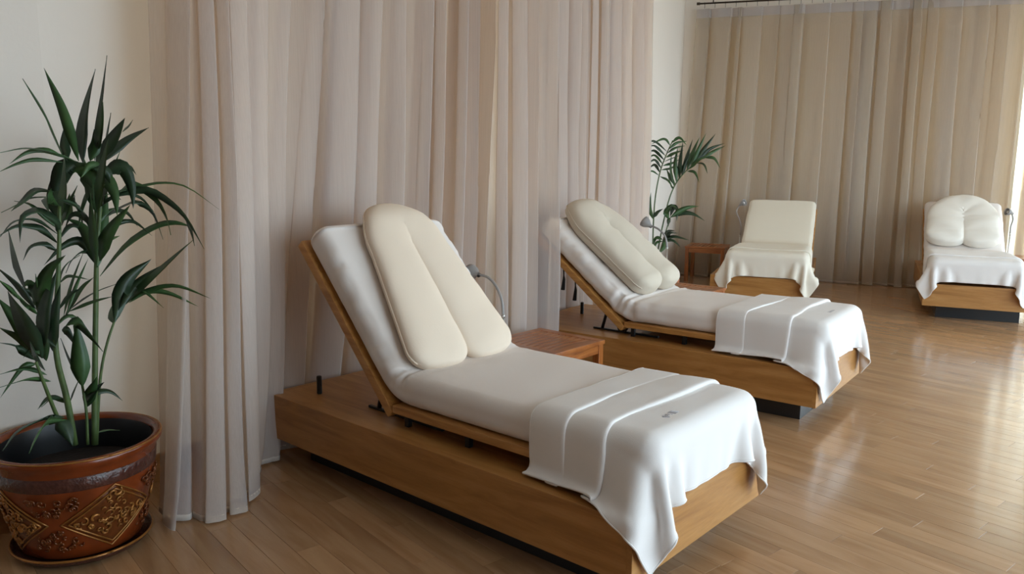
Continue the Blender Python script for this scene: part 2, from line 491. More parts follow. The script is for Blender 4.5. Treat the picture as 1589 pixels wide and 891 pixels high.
# ------------------------------------------------------------------ curtains
_PC = {}
def path_eval(P, q):
    key = id(P)
    if key not in _PC or _PC[key][0] is not P:
        ls = [0.0]
        for a, b in zip(P, P[1:]): ls.append(ls[-1] + math.hypot(b[0] - a[0], b[1] - a[1]))
        ds = [Vector((b[0] - a[0], b[1] - a[1])).normalized() for a, b in zip(P, P[1:])]
        _PC[key] = (P, ls, ds)
    _, ls, ds = _PC[key]
    s = q * ls[-1]
    i = min(max(bisect.bisect_right(ls, s) - 1, 0), len(P) - 2)
    f = (s - ls[i]) / (ls[i + 1] - ls[i]); a, b = P[i], P[i + 1]; d = ds[i]
    return Vector((a[0] + (b[0] - a[0]) * f, a[1] + (b[1] - a[1]) * f)), Vector((d.y, -d.x)), d
def smooth_path(P, n=60):
    return [(p.x, p.y) for p in catmull([(x, y, 0) for x, y in P], n)]
def curtain(label, top, bot, z0, z1, seed, wmin, wmax, back, depth, m, heading=False, side=1, group=None, bunch=None):
    """soft sheet that runs forward and doubles back on itself, so one to three layers overlap"""
    rg = random.Random(seed)
    top, bot = smooth_path(top), smooth_path(bot)
    L = sum(math.hypot(b[0] - a[0], b[1] - a[1]) for a, b in zip(top, top[1:]))
    ctl = []                                  # (position along, depth, noise phase)
    s = 0.0
    while s < L:
        k = 1.0
        if bunch:
            for c, wd, f in bunch:
                k *= 1 - (1 - f) * math.exp(-((s / L - c) / wd) ** 2)
        # a single layer hanging free ...
        w = rg.uniform(wmin, wmax) * k
        ph = rg.uniform(0, 50)
        d0, d1 = rg.uniform(0.0, 0.3) * depth, rg.uniform(0.6, 1.0) * depth
        ctl.append((s, d0, ph))
        if w > 0.07: ctl.append((s + w * 0.5, d0 + (d1 - d0) * rg.uniform(0.2, 0.8), ph + .2))
        s += w
        # ... then a stack of folds lying over each other
        bk = rg.uniform(*back)
        passes = rg.choice((1, 1, 2, 3, 3))
        dz = d1
        for q in range(passes):
            ctl.append((s + bk * rg.uniform(0.9, 1.05), dz, ph + 0.4 + q))
            dz = max(0.0, dz - depth * rg.uniform(0.16, 0.34))
            ctl.append((s + bk * rg.uniform(-0.05, 0.2), dz, ph + 0.7 + q))
            dz = max(0.0, dz - depth * rg.uniform(0.05, 0.2))
        ctl.append((s + bk, dz, ph + 5))
        s += bk
    sm = max(c[0] for c in ctl)
    K = 7
    NC = (len(ctl) - 1) * K + 1
    nr = 26
    V, Fc = [], []
    for j in range(nr + 1):
        h = j / nr
        z = z0 + (z1 - z0) * h
        ampk = 0.75 + 0.5 * (1 - h)
        row = []
        for (p, d, ph) in ctl:
            dr = 0.030 * noise.noise((ph, h * 1.6, seed)) * (1.15 - h) + 0.045 * noise.noise((p * 1.3, h * 1.1, seed + 5)) * (1 - 0.7 * h)
            dd = d * ampk * (1 + 0.35 * noise.noise((ph + 9, h * 2.2, seed)))
            if heading and h > 0.93: dd *= 0.45
            row.append(Vector((p / sm * L + dr * min(1, 8 * p / sm, 8 * (1 - p / sm) + 0.1), dd, 0)))
        C_ = catmull(row, NC)
        e = h ** 0.75
        for c in C_:
            q = min(1, max(0, c.x / L))
            pt_, nt_, dt_ = path_eval(top, q); pb_, nb_, db_ = path_eval(bot, q)
            p = pb_.lerp(pt_, e); nn_ = nb_.lerp(nt_, e); d_ = db_.lerp(dt_, e)
            off = c.y - depth * 0.5 + 0.006 * noise.noise((c.x * 12, h * 5, seed + 11))
            p = p + nn_ * (off * side) + d_ * (c.x - q * L)
            zz = z
            if j == 0: zz = z0 + 0.010 * noise.noise((c.x * 5, 0.3, seed))
            V.append((p.x, p.y, zz))
    C = NC
    for j in range(nr):
        for c in range(C - 1):
            Fc.append((j * C + c, j * C + c + 1, (j + 1) * C + c + 1, (j + 1) * C + c))
    root = empty('curtain', (*top[len(top) // 2], 0)); tag(root, label, 'curtain', group)
    inv = Vector((-top[len(top) // 2][0], -top[len(top) // 2][1], 0))
    V = [Vector(v) + inv for v in V]
    from_pd('sheer_panel', V, Fc, m, root)
    # stitched hem: lowest 2.5 cm, a second layer around the edge
    HV, HF = [], []
    for c in range(C):
        b, t = V[c], V[C + c]
        HV += [b + Vector((0, 0, -0.002)), b.lerp(t, 0.022 / max(0.02, (t - b).length))]
    # closed thin loop: front and back faces
    nn = len(HV)
    HB = []
    for c in range(C):
        a_, b_ = V[max(0, c - 1)], V[min(C - 1, c + 1)]
        d = (b_ - a_); nrm = Vector((d.y, -d.x, 0)); nrm = nrm.normalized() * 0.0025 if nrm.length > 1e-6 else Vector((0.002, 0, 0))
        HB += [HV[2 * c] + nrm, HV[2 * c + 1] + nrm]
    for c in range(C - 1):
        HF.append((2 * c, 2 * c + 2, 2 * c + 3, 2 * c + 1))
        HF.append((nn + 2 * c, nn + 2 * c + 2, nn + 2 * c + 3, nn + 2 * c + 1))
        HF.append((2 * c, 2 * c + 2, nn + 2 * c + 2, nn + 2 * c))
    from_pd('hem', HV + HB, HF, M_hem, root)
    if heading:
        TV, TF = [], []
        for c in range(C):
            b, t = V[(nr - 1) * C + c], V[nr * C + c]
            a_, b2 = V[nr * C + max(0, c - 1)], V[nr * C + min(C - 1, c + 1)]
            d = b2 - a_; nrm = Vector((d.y, -d.x, 0)) * side
            nrm = nrm.normalized() * 0.004 if nrm.length > 1e-6 else Vector((0, 0, 0))
            TV += [t.lerp(b, 0.11 / (t - b).length) + nrm, t + nrm]
        for c in range(C - 1): TF.append((2 * c, 2 * c + 2, 2 * c + 3, 2 * c + 1))
        from_pd('heading_tape', TV, TF, M_tape, root)
    return root
ZTOP = 3.46
# between the palm and the second lounger; its foot is pushed behind the first lounger's head
curtain('wide champagne sheer curtain hanging behind the nearest lounger, beside the large palm',
        [(-3.34, 1.63), (-3.43, 2.1), (-3.47, 2.6), (-3.46, 3.1), (-3.38, 3.6), (-3.27, 4.13)],
        [(-3.17, 1.36), (-3.00, 1.50), (-3.12, 1.72), (-3.44, 2.02), (-3.53, 2.45), (-3.52, 3.0), (-3.40, 3.45), (-3.26, 4.13)],
        0.012, ZTOP, 3, 0.03, 0.15, (0.03, 0.12), 0.17, M_sheer, bunch=[(0.08, 0.1, 0.7), (0.62, 0.06, 0.6), (0.82, 0.08, 0.6)])
curtain('narrower sheer curtain hanging behind the head of the second lounger',
        [(-3.80, 4.32), (-3.84, 5.2), (-3.93, 6.33)], [(-3.81, 4.32), (-3.84, 5.2), (-3.92, 6.33)],
        0.012, ZTOP, 8, 0.03, 0.16, (0.03, 0.14), 0.15, M_sheer)
curtain('tan sheer curtain on the far wall behind the lounger without a pillow',
        [far_pt(0.16, .17), far_pt(1.2, .17), far_pt(2.15, .17)], [far_pt(0.02, .17), far_pt(1.2, .17), far_pt(2.15, .19)],
        0.012, ZTOP, 21, 0.05, 0.22, (0.03, 0.14), 0.17, M_sheer_far, heading=True, bunch=[(0.95, 0.12, 0.45)])
curtain('yellowish sheer curtain on the far wall beside the bright window',
        [far_pt(2.1, .17), far_pt(3.7, .17), far_pt(5.8, .17)], [far_pt(2.12, .24), far_pt(3.7, .18), far_pt(5.8, .18)],
        0.012, ZTOP, 33, 0.05, 0.22, (0.03, 0.15), 0.18, M_sheer_far, heading=True, bunch=[(0.03, 0.06, 0.5)])
def rail(P, label, hooks):
    root = empty('curtain_rod', (P[0][0], P[0][1], 3.52)); tag(root, label, 'curtain rod')
    o = Vector((P[0][0], P[0][1], 3.52))
    pts = [Vector((x, y, 3.52)) - o for x, y in P]
    tube('rod', pts, 0.011, M_rod, root)
    for e, s in ((pts[0], pts[1]), (pts[-1], pts[-2])):
        d = (e - s).normalized()
        tube('end_cap', [e - d * 0.005, e + d * 0.035], 0.018, M_rod, root)
    L = sum((b - a).length for a, b in zip(pts, pts[1:]))
    me = None
    for i in range(hooks):
        q, n_, d_ = path_eval([(p.x, p.y) for p in pts], (i + .5) / hooks)
        if me is None:
            ring = [Vector((0, 0.016 * math.cos(a), 0.016 * math.sin(a) - 0.004)) for a in np.linspace(0.5 * PI, 2.3 * PI, 14)]
            ring += [Vector((0, 0.012, -0.03)), Vector((0, 0.0, -0.06))]
            V, Fc = tube_geo(ring, 0.0025, 6)
            me = bpy.data.meshes.new('hook'); me.from_pydata([tuple(v) for v in V], [], Fc); me.materials.append(M_rod)
        h = bpy.data.objects.new('hook', me); COL.objects.link(h); h.parent = root
        h.location = (q.x, q.y, 0); h.rotation_euler = (0, 0, math.atan2(d_.y, d_.x))
    for i in (0.03, 0.5, 0.97):
        q, n_, d_ = path_eval([(p.x, p.y) for p in pts], i)
        tube('bracket', [(q.x, q.y, 0.0), (q.x, q.y, ZC - 3.52)], 0.007, M_rod, root)
rail([far_pt(0.20, .17), far_pt(5.9, .17)], 'dark bronze curtain rod with hooks above the far curtains', 44)
rail(smooth_path([(-3.34, 1.58), (-3.43, 2.1), (-3.47, 2.6), (-3.46, 3.1), (-3.38, 3.6), (-3.27, 4.17)], 24), 'dark curtain rod above the curtain behind the nearest lounger', 24)
rail(smooth_path([(-3.80, 4.28), (-3.84, 5.2), (-3.93, 6.38)], 12), 'dark curtain rod above the curtain behind the second lounger', 18)

# ------------------------------------------------------------------ loungers
SEAT_Z = 0.445      # top of the tray
HINGE_U = 0.83
MT = 0.135          # mattress thickness
MV0, MV1 = 0.095, 0.885
U_END = 2.145
def back_frame(theta):
    """hinge point on the board top, direction up the back, normal (u, z)"""
    c, s = math.cos(theta), math.sin(theta)
    return Vector((HINGE_U, SEAT_Z - 0.01)), Vector((-c, s)), Vector((s, c))
def make_mattress(theta, back_len, m, root, wr=1.0, seed=0):
    h, e, n = back_frame(theta)
    st = []                                   # stations (u, z, normal u, normal z)
    bend = 0.20
    u = U_END
    L1 = U_END - (HINGE_U + bend * 0.5)
    n1 = 40
    for i in range(n1): st.append((U_END - L1 * i / n1, SEAT_Z + 0.002, 0.0))
    nb = 14
    x, z = HINGE_U + bend * 0.5, SEAT_Z + 0.002
    for i in range(nb + 1):
        a = theta * i / nb
        st.append((x, z, a)); am = theta * (i + .5) / nb
        x -= math.cos(am) * bend / nb; z += math.sin(am) * bend / nb
    x, z = st[-1][0], st[-1][1]
    L2 = back_len - bend * 0.5
    n2 = 40
    for i in range(1, n2 + 1):
        st.append((x - math.cos(theta) * L2 * i / n2, z + math.sin(theta) * L2 * i / n2, theta))
    # total length for end rounding
    ds = [0]
    for a, b in zip(st, st[1:]): ds.append(ds[-1] + math.hypot(b[0] - a[0], b[1] - a[1]))
    LT = ds[-1]
    R = 0.05
    prof = []                                 # rounded rectangle in (v, t)
    hw, ht = (MV1 - MV0) / 2, MT / 2
    def arc(cx, cy, a0, a1, k=6):
        return [(cx + R * math.cos(a0 + (a1 - a0) * i / k), cy + R * math.sin(a0 + (a1 - a0) * i / k)) for i in range(k + 1)]
    for p, q in (((hw - R, ht - R), (0, PI / 2)), ((-hw + R, ht - R), (PI / 2, PI)), ((-hw + R, -ht + R), (PI, 1.5 * PI)), ((hw - R, -ht + R), (1.5 * PI, 2 * PI))):
        seg = arc(*p, *q)
        if prof:
            a, b = prof[-1], seg[0]
            kk = 22 if abs(a[0] - b[0]) > 0.2 else 4
            for i in range(1, kk): prof.append((a[0] + (b[0] - a[0]) * i / kk, a[1] + (b[1] - a[1]) * i / kk))
        prof += seg
    a, b = prof[-1], prof[0]
    for i in range(1, 4): prof.append((a[0] + (b[0] - a[0]) * i / 4, a[1] + (b[1] - a[1]) * i / 4))
    V, Fc = [], []
    P = len(prof); vc = (MV0 + MV1) / 2
    idx = []
    ext = [(0.0, 0.55), (0.012, 0.78), (0.03, 0.93)]   # rounded ends
    S = []
    for k, (u_, z_, a_) in enumerate(st):
        d0 = ds[k]; d1 = LT - ds[k]
        dd = min(d0, d1); f = 1.0
        if dd < R: f = math.sqrt(max(0.0, 1 - (1 - dd / R) ** 2)) 
        S.append((u_, z_, a_, f))
    def extra(S):
        out = []
        for i, s in enumerate(S):
            out.append(s)
        return out
    # densify the ends
    def dens(A, B, k):
        return [tuple(A[j] + (B[j] - A[j]) * t for j in range(3)) for t in np.linspace(0, 1, k)[:-1]]
    full = dens(st[0], st[2], 12) + [s for s in st[2:-2]] + dens(st[-3], st[-1], 12) + [st[-1]]
    d = [0]
    for a, b in zip(full, full[1:]): d.append(d[-1] + math.hypot(b[0] - a[0], b[1] - a[1]))
    for k, (u_, z_, a_) in enumerate(full):
        dd = min(d[k], d[-1] - d[k]); f = 1.0
        if dd < R: f = math.sqrt(max(0.0, 1 - (1 - dd / R) ** 2))
        sh = R * (1 - f)
        nu, nz = math.sin(a_), math.cos(a_)
        bendk = 1.0 if 0.01 < a_ < theta - 0.01 else 0.0
        for (pv_, pt_) in prof:
            v = pv_ - math.copysign(min(abs(pv_), sh), pv_) if True else pv_
            t = pt_ - math.copysign(min(abs(pt_), sh), pt_)
            puff = 0.012 * (1 - (pv_ / hw) ** 4) if pt_ > 0 else 0
            w = noise.noise((u_ * 5 + seed, v * 5, z_ * 5)) * 0.004
            side = 1.0 if abs(pv_) > hw * 0.93 else 0.35
            nearb = math.exp(-((d[k] - (L1 + bend * 0.5)) / 0.22) ** 2)
            onback = 1.0 if a_ > theta * 0.9 else 0.0
            w += side * wr * (0.013 * nearb + 0.008 * onback) * noise.noise((d[k] * 20 + seed, v * 3 + pt_ * 9 + d[k] * 6, seed * 1.7))
            t2 = ht + t + (puff + w) * f
            V.append((u_ + nu * t2, vc + v + (w * math.copysign(1, pv_) if side == 1.0 else 0), z_ + nz * t2))
    for k in range(len(full) - 1):
        for i in range(P):
            Fc.append((k * P + i, k * P + (i + 1) % P, (k + 1) * P + (i + 1) % P, (k + 1) * P + i))
    Fc.append(tuple(range(P))); Fc.append(tuple((len(full) - 1) * P + i for i in range(P))[::-1])
    return from_pd('mattress', V, Fc, m, root)
def rot_box(name, o, e, n, s0, s1, t0, t1, v0, v1, m, parent, bev=0.006):
    """box along direction e, thickness along n in the (u, z) plane"""
    bm = bmesh.new(); bm_box(bm, s0, s1, v0, v1, t0, t1, bev)
    for v in bm.verts:
        s, y, t = v.co
        q = o + e * s + n * t
        v.co = Vector((q.x, y, q.y))
    return from_bm(name, bm, m, parent)
def make_lounger(i, theta, label, m_sheet, posts, straps=False, wr=1.0):
    (ox, oy), rz = BEDS[i]
    root = empty('lounger', (ox, oy, 0), rz); tag(root, label, 'lounger', 'spa loungers')
    tk = 0.022
    q = PDV[i]
    box('plinth', 0.16, BED_L - 0.12, q + 0.13, q + BED_W - 0.13, 0.0, ZB + 0.002, M_plinth, root, 0.003)
    box('side_panel', 0, BED_L - tk, q, q + tk, ZB, ZT - 0.0005, M_oak_x, root, 0.0025)
    box('side_panel', 0, BED_L - tk, q + BED_W - tk, q + BED_W, ZB, ZT - 0.0005, M_oak_x, root, 0.0025)
    box('end_panel', BED_L - tk, BED_L, q, q + BED_W, ZB, ZT, M_oak_y, root, 0.0025)
    box('end_panel', 0, tk, q + tk, q + BED_W - tk, ZB, ZT - 0.0005, M_oak_y, root, 0.0025)
    box('top_panel', tk, BED_L - tk, q + tk, q + BED_W - tk, ZT - tk, ZT - 0.001, M_oak_x, root, 0.001)
    box('bottom_panel', tk, BED_L - tk, q + tk, q + BED_W - tk, ZB + 0.002, ZB + 0.02, M_oak_x, root, 0.001)
    # tray and reclining back board
    box('tray', HINGE_U + 0.02, 2.10, 0.085, 0.895, SEAT_Z - 0.036, SEAT_Z, M_board, root, 0.006)
    h, e, n = back_frame(theta)
    rot_box('backrest_board', h, e, n, -0.03, 0.925, -0.045, 0.0, 0.085, 0.895, M_board, root, 0.008)
    for u, nm in ((HINGE_U + 0.05, 0), (1.25, 1), (1.9, 2)):
        for v in (0.14, 0.84):
            box('tray_foot', u, u + 0.025, v - 0.012, v + 0.012, ZT - 0.001, SEAT_Z - 0.034, M_black, root, 0.003)
    for v in (0.2, 0.78):
        box('track', 0.55, 1.05, v - 0.008, v + 0.008, ZT - 0.001, ZT + 0.012, M_black, root, 0.002)
        # prop that carries the back
        a = h + e * 0.18 - n * 0.045; b = Vector((0.62, ZT + 0.012))
        tube('backrest_prop', [(a.x, v, a.y), (b.x, v, b.y)], 0.011, M_black, root, 8)
        bm = bmesh.new()
        bmesh.ops.create_cone(bm, cap_ends=True, segments=16, radius1=0.035, radius2=0.035, depth=0.03, matrix=Matrix.Translation((HINGE_U - 0.05, v, ZT + 0.037)) @ Matrix.Rotation(PI / 2, 4, 'X'))
        from_bm('hinge_wheel', bm, M_black, root)
    for (u, v) in posts:
        bm = bmesh.new()
        bmesh.ops.create_cone(bm, cap_ends=True, segments=16, radius1=0.013, radius2=0.013, depth=0.092, matrix=Matrix.Translation((u, v, ZT + 0.045)))
        bmesh.ops.bevel(bm, geom=[ed for ed in bm.edges if ed.calc_face_angle(0) > 1], offset=0.003, segments=2, affect='EDGES')
        from_bm('stop_post', bm, M_black, root)
    if straps:
        for s, ln, v in ((0.60, 0.17, 0.13), (0.49, 0.17, 0.15)):
            p = h + e * s - n * 0.045
            pts = [(p.x, v, p.y), (p.x + .004, v, p.y - ln * 0.4), (p.x + .006, v, p.y - ln * 0.55), (p.x - .004, v + .004, p.y - ln)]
            tube('strap', pts, [0.005, 0.005, 0.010, 0.015], M_tassel, root, 8)
    make_mattress(theta, 0.90, m_sheet, root, wr, i * 3.3)
    return root
TH = [math.radians(a) for a in (47.5, 38.5, 34, 36)]
L1 = make_lounger(0, TH[0], 'nearest oak lounger in front, steep back with a long ivory pillow', M_sheet, [(0.198, 0.167)], wr=0.9)
L2 = make_lounger(1, TH[1], 'second oak lounger in the row along the left curtains, with beige pillow', M_sheet, [(0.206, 0.598)], straps=True, wr=1.6)
L3 = make_lounger(2, TH[2], 'far oak lounger with a bare cream back and no pillow', M_sheet_c, [], wr=0.3)
L4 = make_lounger(3, TH[3], 'farthest right oak lounger with a short white horseshoe pillow', M_sheet, [], wr=0.3)

# ------------------------------------------------------------------ horseshoe pillows
def make_pillow(i, theta, label, m, s_bot, length, wb, wt, cb, ct, vb, vt, T, piping=False, lift=0.0, seed=0, wr=1.0, arch=0.2):
    (ox, oy), rz = BEDS[i]
    h, e, n = back_frame(theta)
    # centre line in (a across, b up the back)
    H = length - arch - wt
    cl = []
    nl = 26
    for k in range(nl): cl.append((-1, k / nl))
    arcn = 26
    P = []
    for k in range(nl + 1):
        f = k / nl; P.append((-(cb + (ct - cb) * f), H * f, wb + (wt - wb) * f))
    for k in range(1, arcn):
        a = PI - PI * k / arcn; P.append((ct * math.cos(a), H + arch * math.sin(a), wt))
    for k in range(nl + 1):
        f = 1 - k / nl; P.append(((cb + (ct - cb) * f), H * f, wb + (wt - wb) * f))
    # extend the ends with rounded caps
    def capped(P):
        d = [0]
        for a, b in zip(P, P[1:]): d.append(d[-1] + math.hypot(b[0] - a[0], b[1] - a[1]))
        return d
    dense = []
    for k in range(len(P) - 1):
        m_ = 4 if (k < 6 or k > len(P) - 8) else 1
        for j in range(m_):
            t = j / m_; dense.append(tuple(P[k][q] + (P[k + 1][q] - P[k][q]) * t for q in range(3)))
    dense.append(P[-1]); d = capped(dense)
    R = wb * 0.62
    NS = 28
    V, Fc = [], []
    seam = []
    for k, (a, b, w) in enumerate(dense):
        a0, b0, _ = dense[max(0, k - 1)]; a1, b1, _ = dense[min(len(dense) - 1, k + 1)]
        tx, ty = a1 - a0, b1 - b0; l = math.hypot(tx, ty); tx, ty = tx / l, ty / l
        nx, ny = -ty, tx                      # left of travel = outer side
        dd = min(d[k], d[-1] - d[k]); f = 1.0
        if dd < R: f = math.sqrt(max(0.0004, 1 - (1 - dd / R) ** 2))
        fw_ = f ** 0.75
        for q in range(NS):
            an = 2 * PI * q / NS
            ca_, sa_ = math.cos(an), math.sin(an)
            X = math.copysign(abs(ca_) ** 0.85, ca_) * w * fw_
            Y = math.copysign(abs(sa_) ** 0.6, sa_) * T * (0.35 + 0.65 * f) * (0.4 if f < 0.05 else 1)
            A, B = a + nx * X, b + ny * X
            g = noise.noise((A * 7 + seed, B * 7, Y * 4)) * 0.012 * wr + noise.noise((A * 19 + seed, B * 19, Y * 9)) * 0.005 * wr
            # gathers near the inner seam at the top of the slit
            g += 0.008 * wr * math.sin(math.atan2(B - H, A + 1e-6) * 14) * math.exp(-(math.hypot(A, B - H) / 0.10) ** 2) * (1 if sa_ > 0 else 0)
            Y += g * (1 if sa_ > 0 else 0.3)
            fb = max(0.0, min(1.0, B / length)); vv_ = vb + (vt - vb) * fb + A
            s = s_bot + B
            t = MT + 0.012 + T * 0.86 + lift + Y
            over = max(0.0, s - 0.88)
            t -= over * 0.35
            q2 = h + e * s + n * t
            V.append((q2.x, vv_, q2.y))
            if q == 0: seam.append(Vector((q2.x, vv_, q2.y)))
    for k in range(len(dense) - 1):
        for q in range(NS):
            Fc.append((k * NS + q, k * NS + (q + 1) % NS, (k + 1) * NS + (q + 1) % NS, (k + 1) * NS + q))
    Fc.append(tuple(range(NS))[::-1]); Fc.append(tuple((len(dense) - 1) * NS + q for q in range(NS)))
    root = empty('horseshoe_pillow', (ox, oy, 0), rz); tag(root, label, 'pillow', 'horseshoe pillows')
    o = from_pd('cushion', V, Fc, m, root)
    md = o.modifiers.new('soft', 'SMOOTH'); md.factor = 0.5; md.iterations = 3
    if piping:
        tube('piping', seam[6:-6], 0.004, m, root, 6)
    return root
make_pillow(0, TH[0], 'long ivory horseshoe pillow leaning on the nearest lounger', M_pillow, 0.03, 0.965, 0.178, 0.130, 0.168, 0.112, 0.475, 0.515, 0.052, piping=True, seed=1, wr=0.5)
make_pillow(1, TH[1], 'beige horseshoe pillow with two puffy legs on the second lounger', M_pillow_b, 0.05, 0.93, 0.154, 0.165, 0.148, 0.138, 0.50, 0.47, 0.085, piping=True, seed=5, wr=1.1)
make_pillow(3, TH[3], 'short white horseshoe pillow on the farthest right lounger', M_pillow_w, 0.05, 0.84, 0.200, 0.215, 0.190, 0.150, 0.47, 0.47, 0.085, seed=9, wr=1.6)

# ------------------------------------------------------------------ towels, draped by a small cloth solver
def drape(u0, u1, v0, v1, nu, nv, seed, steps=110, skew=0.0):
    rs = np.random.RandomState(seed)
    U, V = np.meshgrid(np.linspace(u0, u1, nu), np.linspace(v0, v1, nv), indexing='ij')
    U = U + skew * (V - 0.49)
    ztop = SEAT_Z + MT + 0.021
    X = np.stack([U, V, np.full_like(U, ztop)], 0) + rs.normal(0, 0.0006, (3,) + U.shape)
    Pv = X.copy()
    du, dv = (u1 - u0) / (nu - 1), (v1 - v0) / (nv - 1)
    boxes = [((HINGE_U + 0.1, U_END + 0.005), (MV0 - 0.004, MV1 + 0.004), (SEAT_Z, SEAT_Z + MT + 0.014), 0.05),
             ((-0.004, BED_L + 0.006), (-0.006, BED_W + 0.006), (0.0, ZT + 0.005), 0.012)]
    pin = (U < U_END - 0.045) & (V > MV0 + 0.04) & (V < MV1 - 0.04)
    pinf = np.where(pin, 0.0, 1.0)
    X0 = X.copy(); X0[2] = ztop
    def collide(X, Pv):
        for bu, bv, bz, r in boxes:
            p = [X[0] - (bu[0] + bu[1]) / 2, X[1] - (bv[0] + bv[1]) / 2, X[2] - (bz[0] + bz[1]) / 2]
            hh = [(bu[1] - bu[0]) / 2 - r, (bv[1] - bv[0]) / 2 - r, (bz[1] - bz[0]) / 2 - r]
            q = [np.abs(p[k]) - hh[k] for k in range(3)]
            qp = [np.maximum(c, 0) for c in q]
            L = np.sqrt(qp[0] ** 2 + qp[1] ** 2 + qp[2] ** 2)
            mx = np.maximum(np.maximum(q[0], q[1]), q[2])
            pen = 0.007 - (L + np.minimum(mx, 0) - r)
            hit = pen > 0
            out = L > 1e-9; Ls = np.maximum(L, 1e-9)
            g = [np.where(out, qp[k] / Ls, (q[k] >= mx) * 1.0) * np.where(p[k] >= 0, 1, -1) for k in range(3)]
            pe = np.where(hit, pen, 0)
            for k in range(3): X[k] += g[k] * pe
            vel = X - Pv
            vn = vel[0] * g[0] + vel[1] * g[1] + vel[2] * g[2]
            fr = np.where(hit, 0.7, 0)
            for k in range(3): Pv[k] += (vel[k] - vn * g[k]) * fr
    def con(A, B, rest, k=1.0):
        d = B - A
        l = np.sqrt(d[0] ** 2 + d[1] ** 2 + d[2] ** 2)
        d *= 0.5 * k * (1 - rest / np.maximum(l, 1e-9))
        A += d; B -= d
    dd = math.hypot(du, dv)
    for st in range(steps):
        vel = np.clip((X - Pv) * 0.96, -0.03, 0.03) * pinf
        Pv = X.copy()
        X = X + vel; X[2] -= 9.8 / 2500 * 0.7 * pinf
        for it in range(8):
            for o in (0, 1):
                n = (nu - o) // 2 * 2
                con(X[:, o:o + n:2], X[:, o + 1:o + n:2], du)
                con(X[:, o:o + n:2, :-1], X[:, o + 1:o + n:2, 1:], dd, 0.3)
                con(X[:, o:o + n:2, 1:], X[:, o + 1:o + n:2, :-1], dd, 0.3)
                n = (nv - o) // 2 * 2
                con(X[:, :, o:o + n:2], X[:, :, o + 1:o + n:2], dv)
            for o in (0, 1, 2, 3):
                A = X[:, o::4]; B = X[:, o + 2::4]; m_ = min(A.shape[1], B.shape[1])
                if m_: con(A[:, :m_], B[:, :m_], 2 * du, 0.6)
                A = X[:, :, o::4]; B = X[:, :, o + 2::4]; m_ = min(A.shape[2], B.shape[2])
                if m_: con(A[:, :, :m_], B[:, :, :m_], 2 * dv, 0.6)
            X = X * pinf + X0 * (1 - pinf)
            if it % 3 == 2: collide(X, Pv)
        collide(X, Pv)
    return np.moveaxis(X, 0, -1).copy()
def grid_sample(X, a, b):
    """bilinear sampling, a and b in index units"""
    i = np.clip(a.astype(int), 0, X.shape[0] - 2); j = np.clip(b.astype(int), 0, X.shape[1] - 2)
    f = (a - i)[:, None, None]; g = (b - j)[None, :, None]
    A = X[i][:, j]; B = X[i + 1][:, j]; C = X[i][:, j + 1]; D = X[i + 1][:, j + 1]
    return A * (1 - f) * (1 - g) + B * f * (1 - g) + C * (1 - f) * g + D * f * g
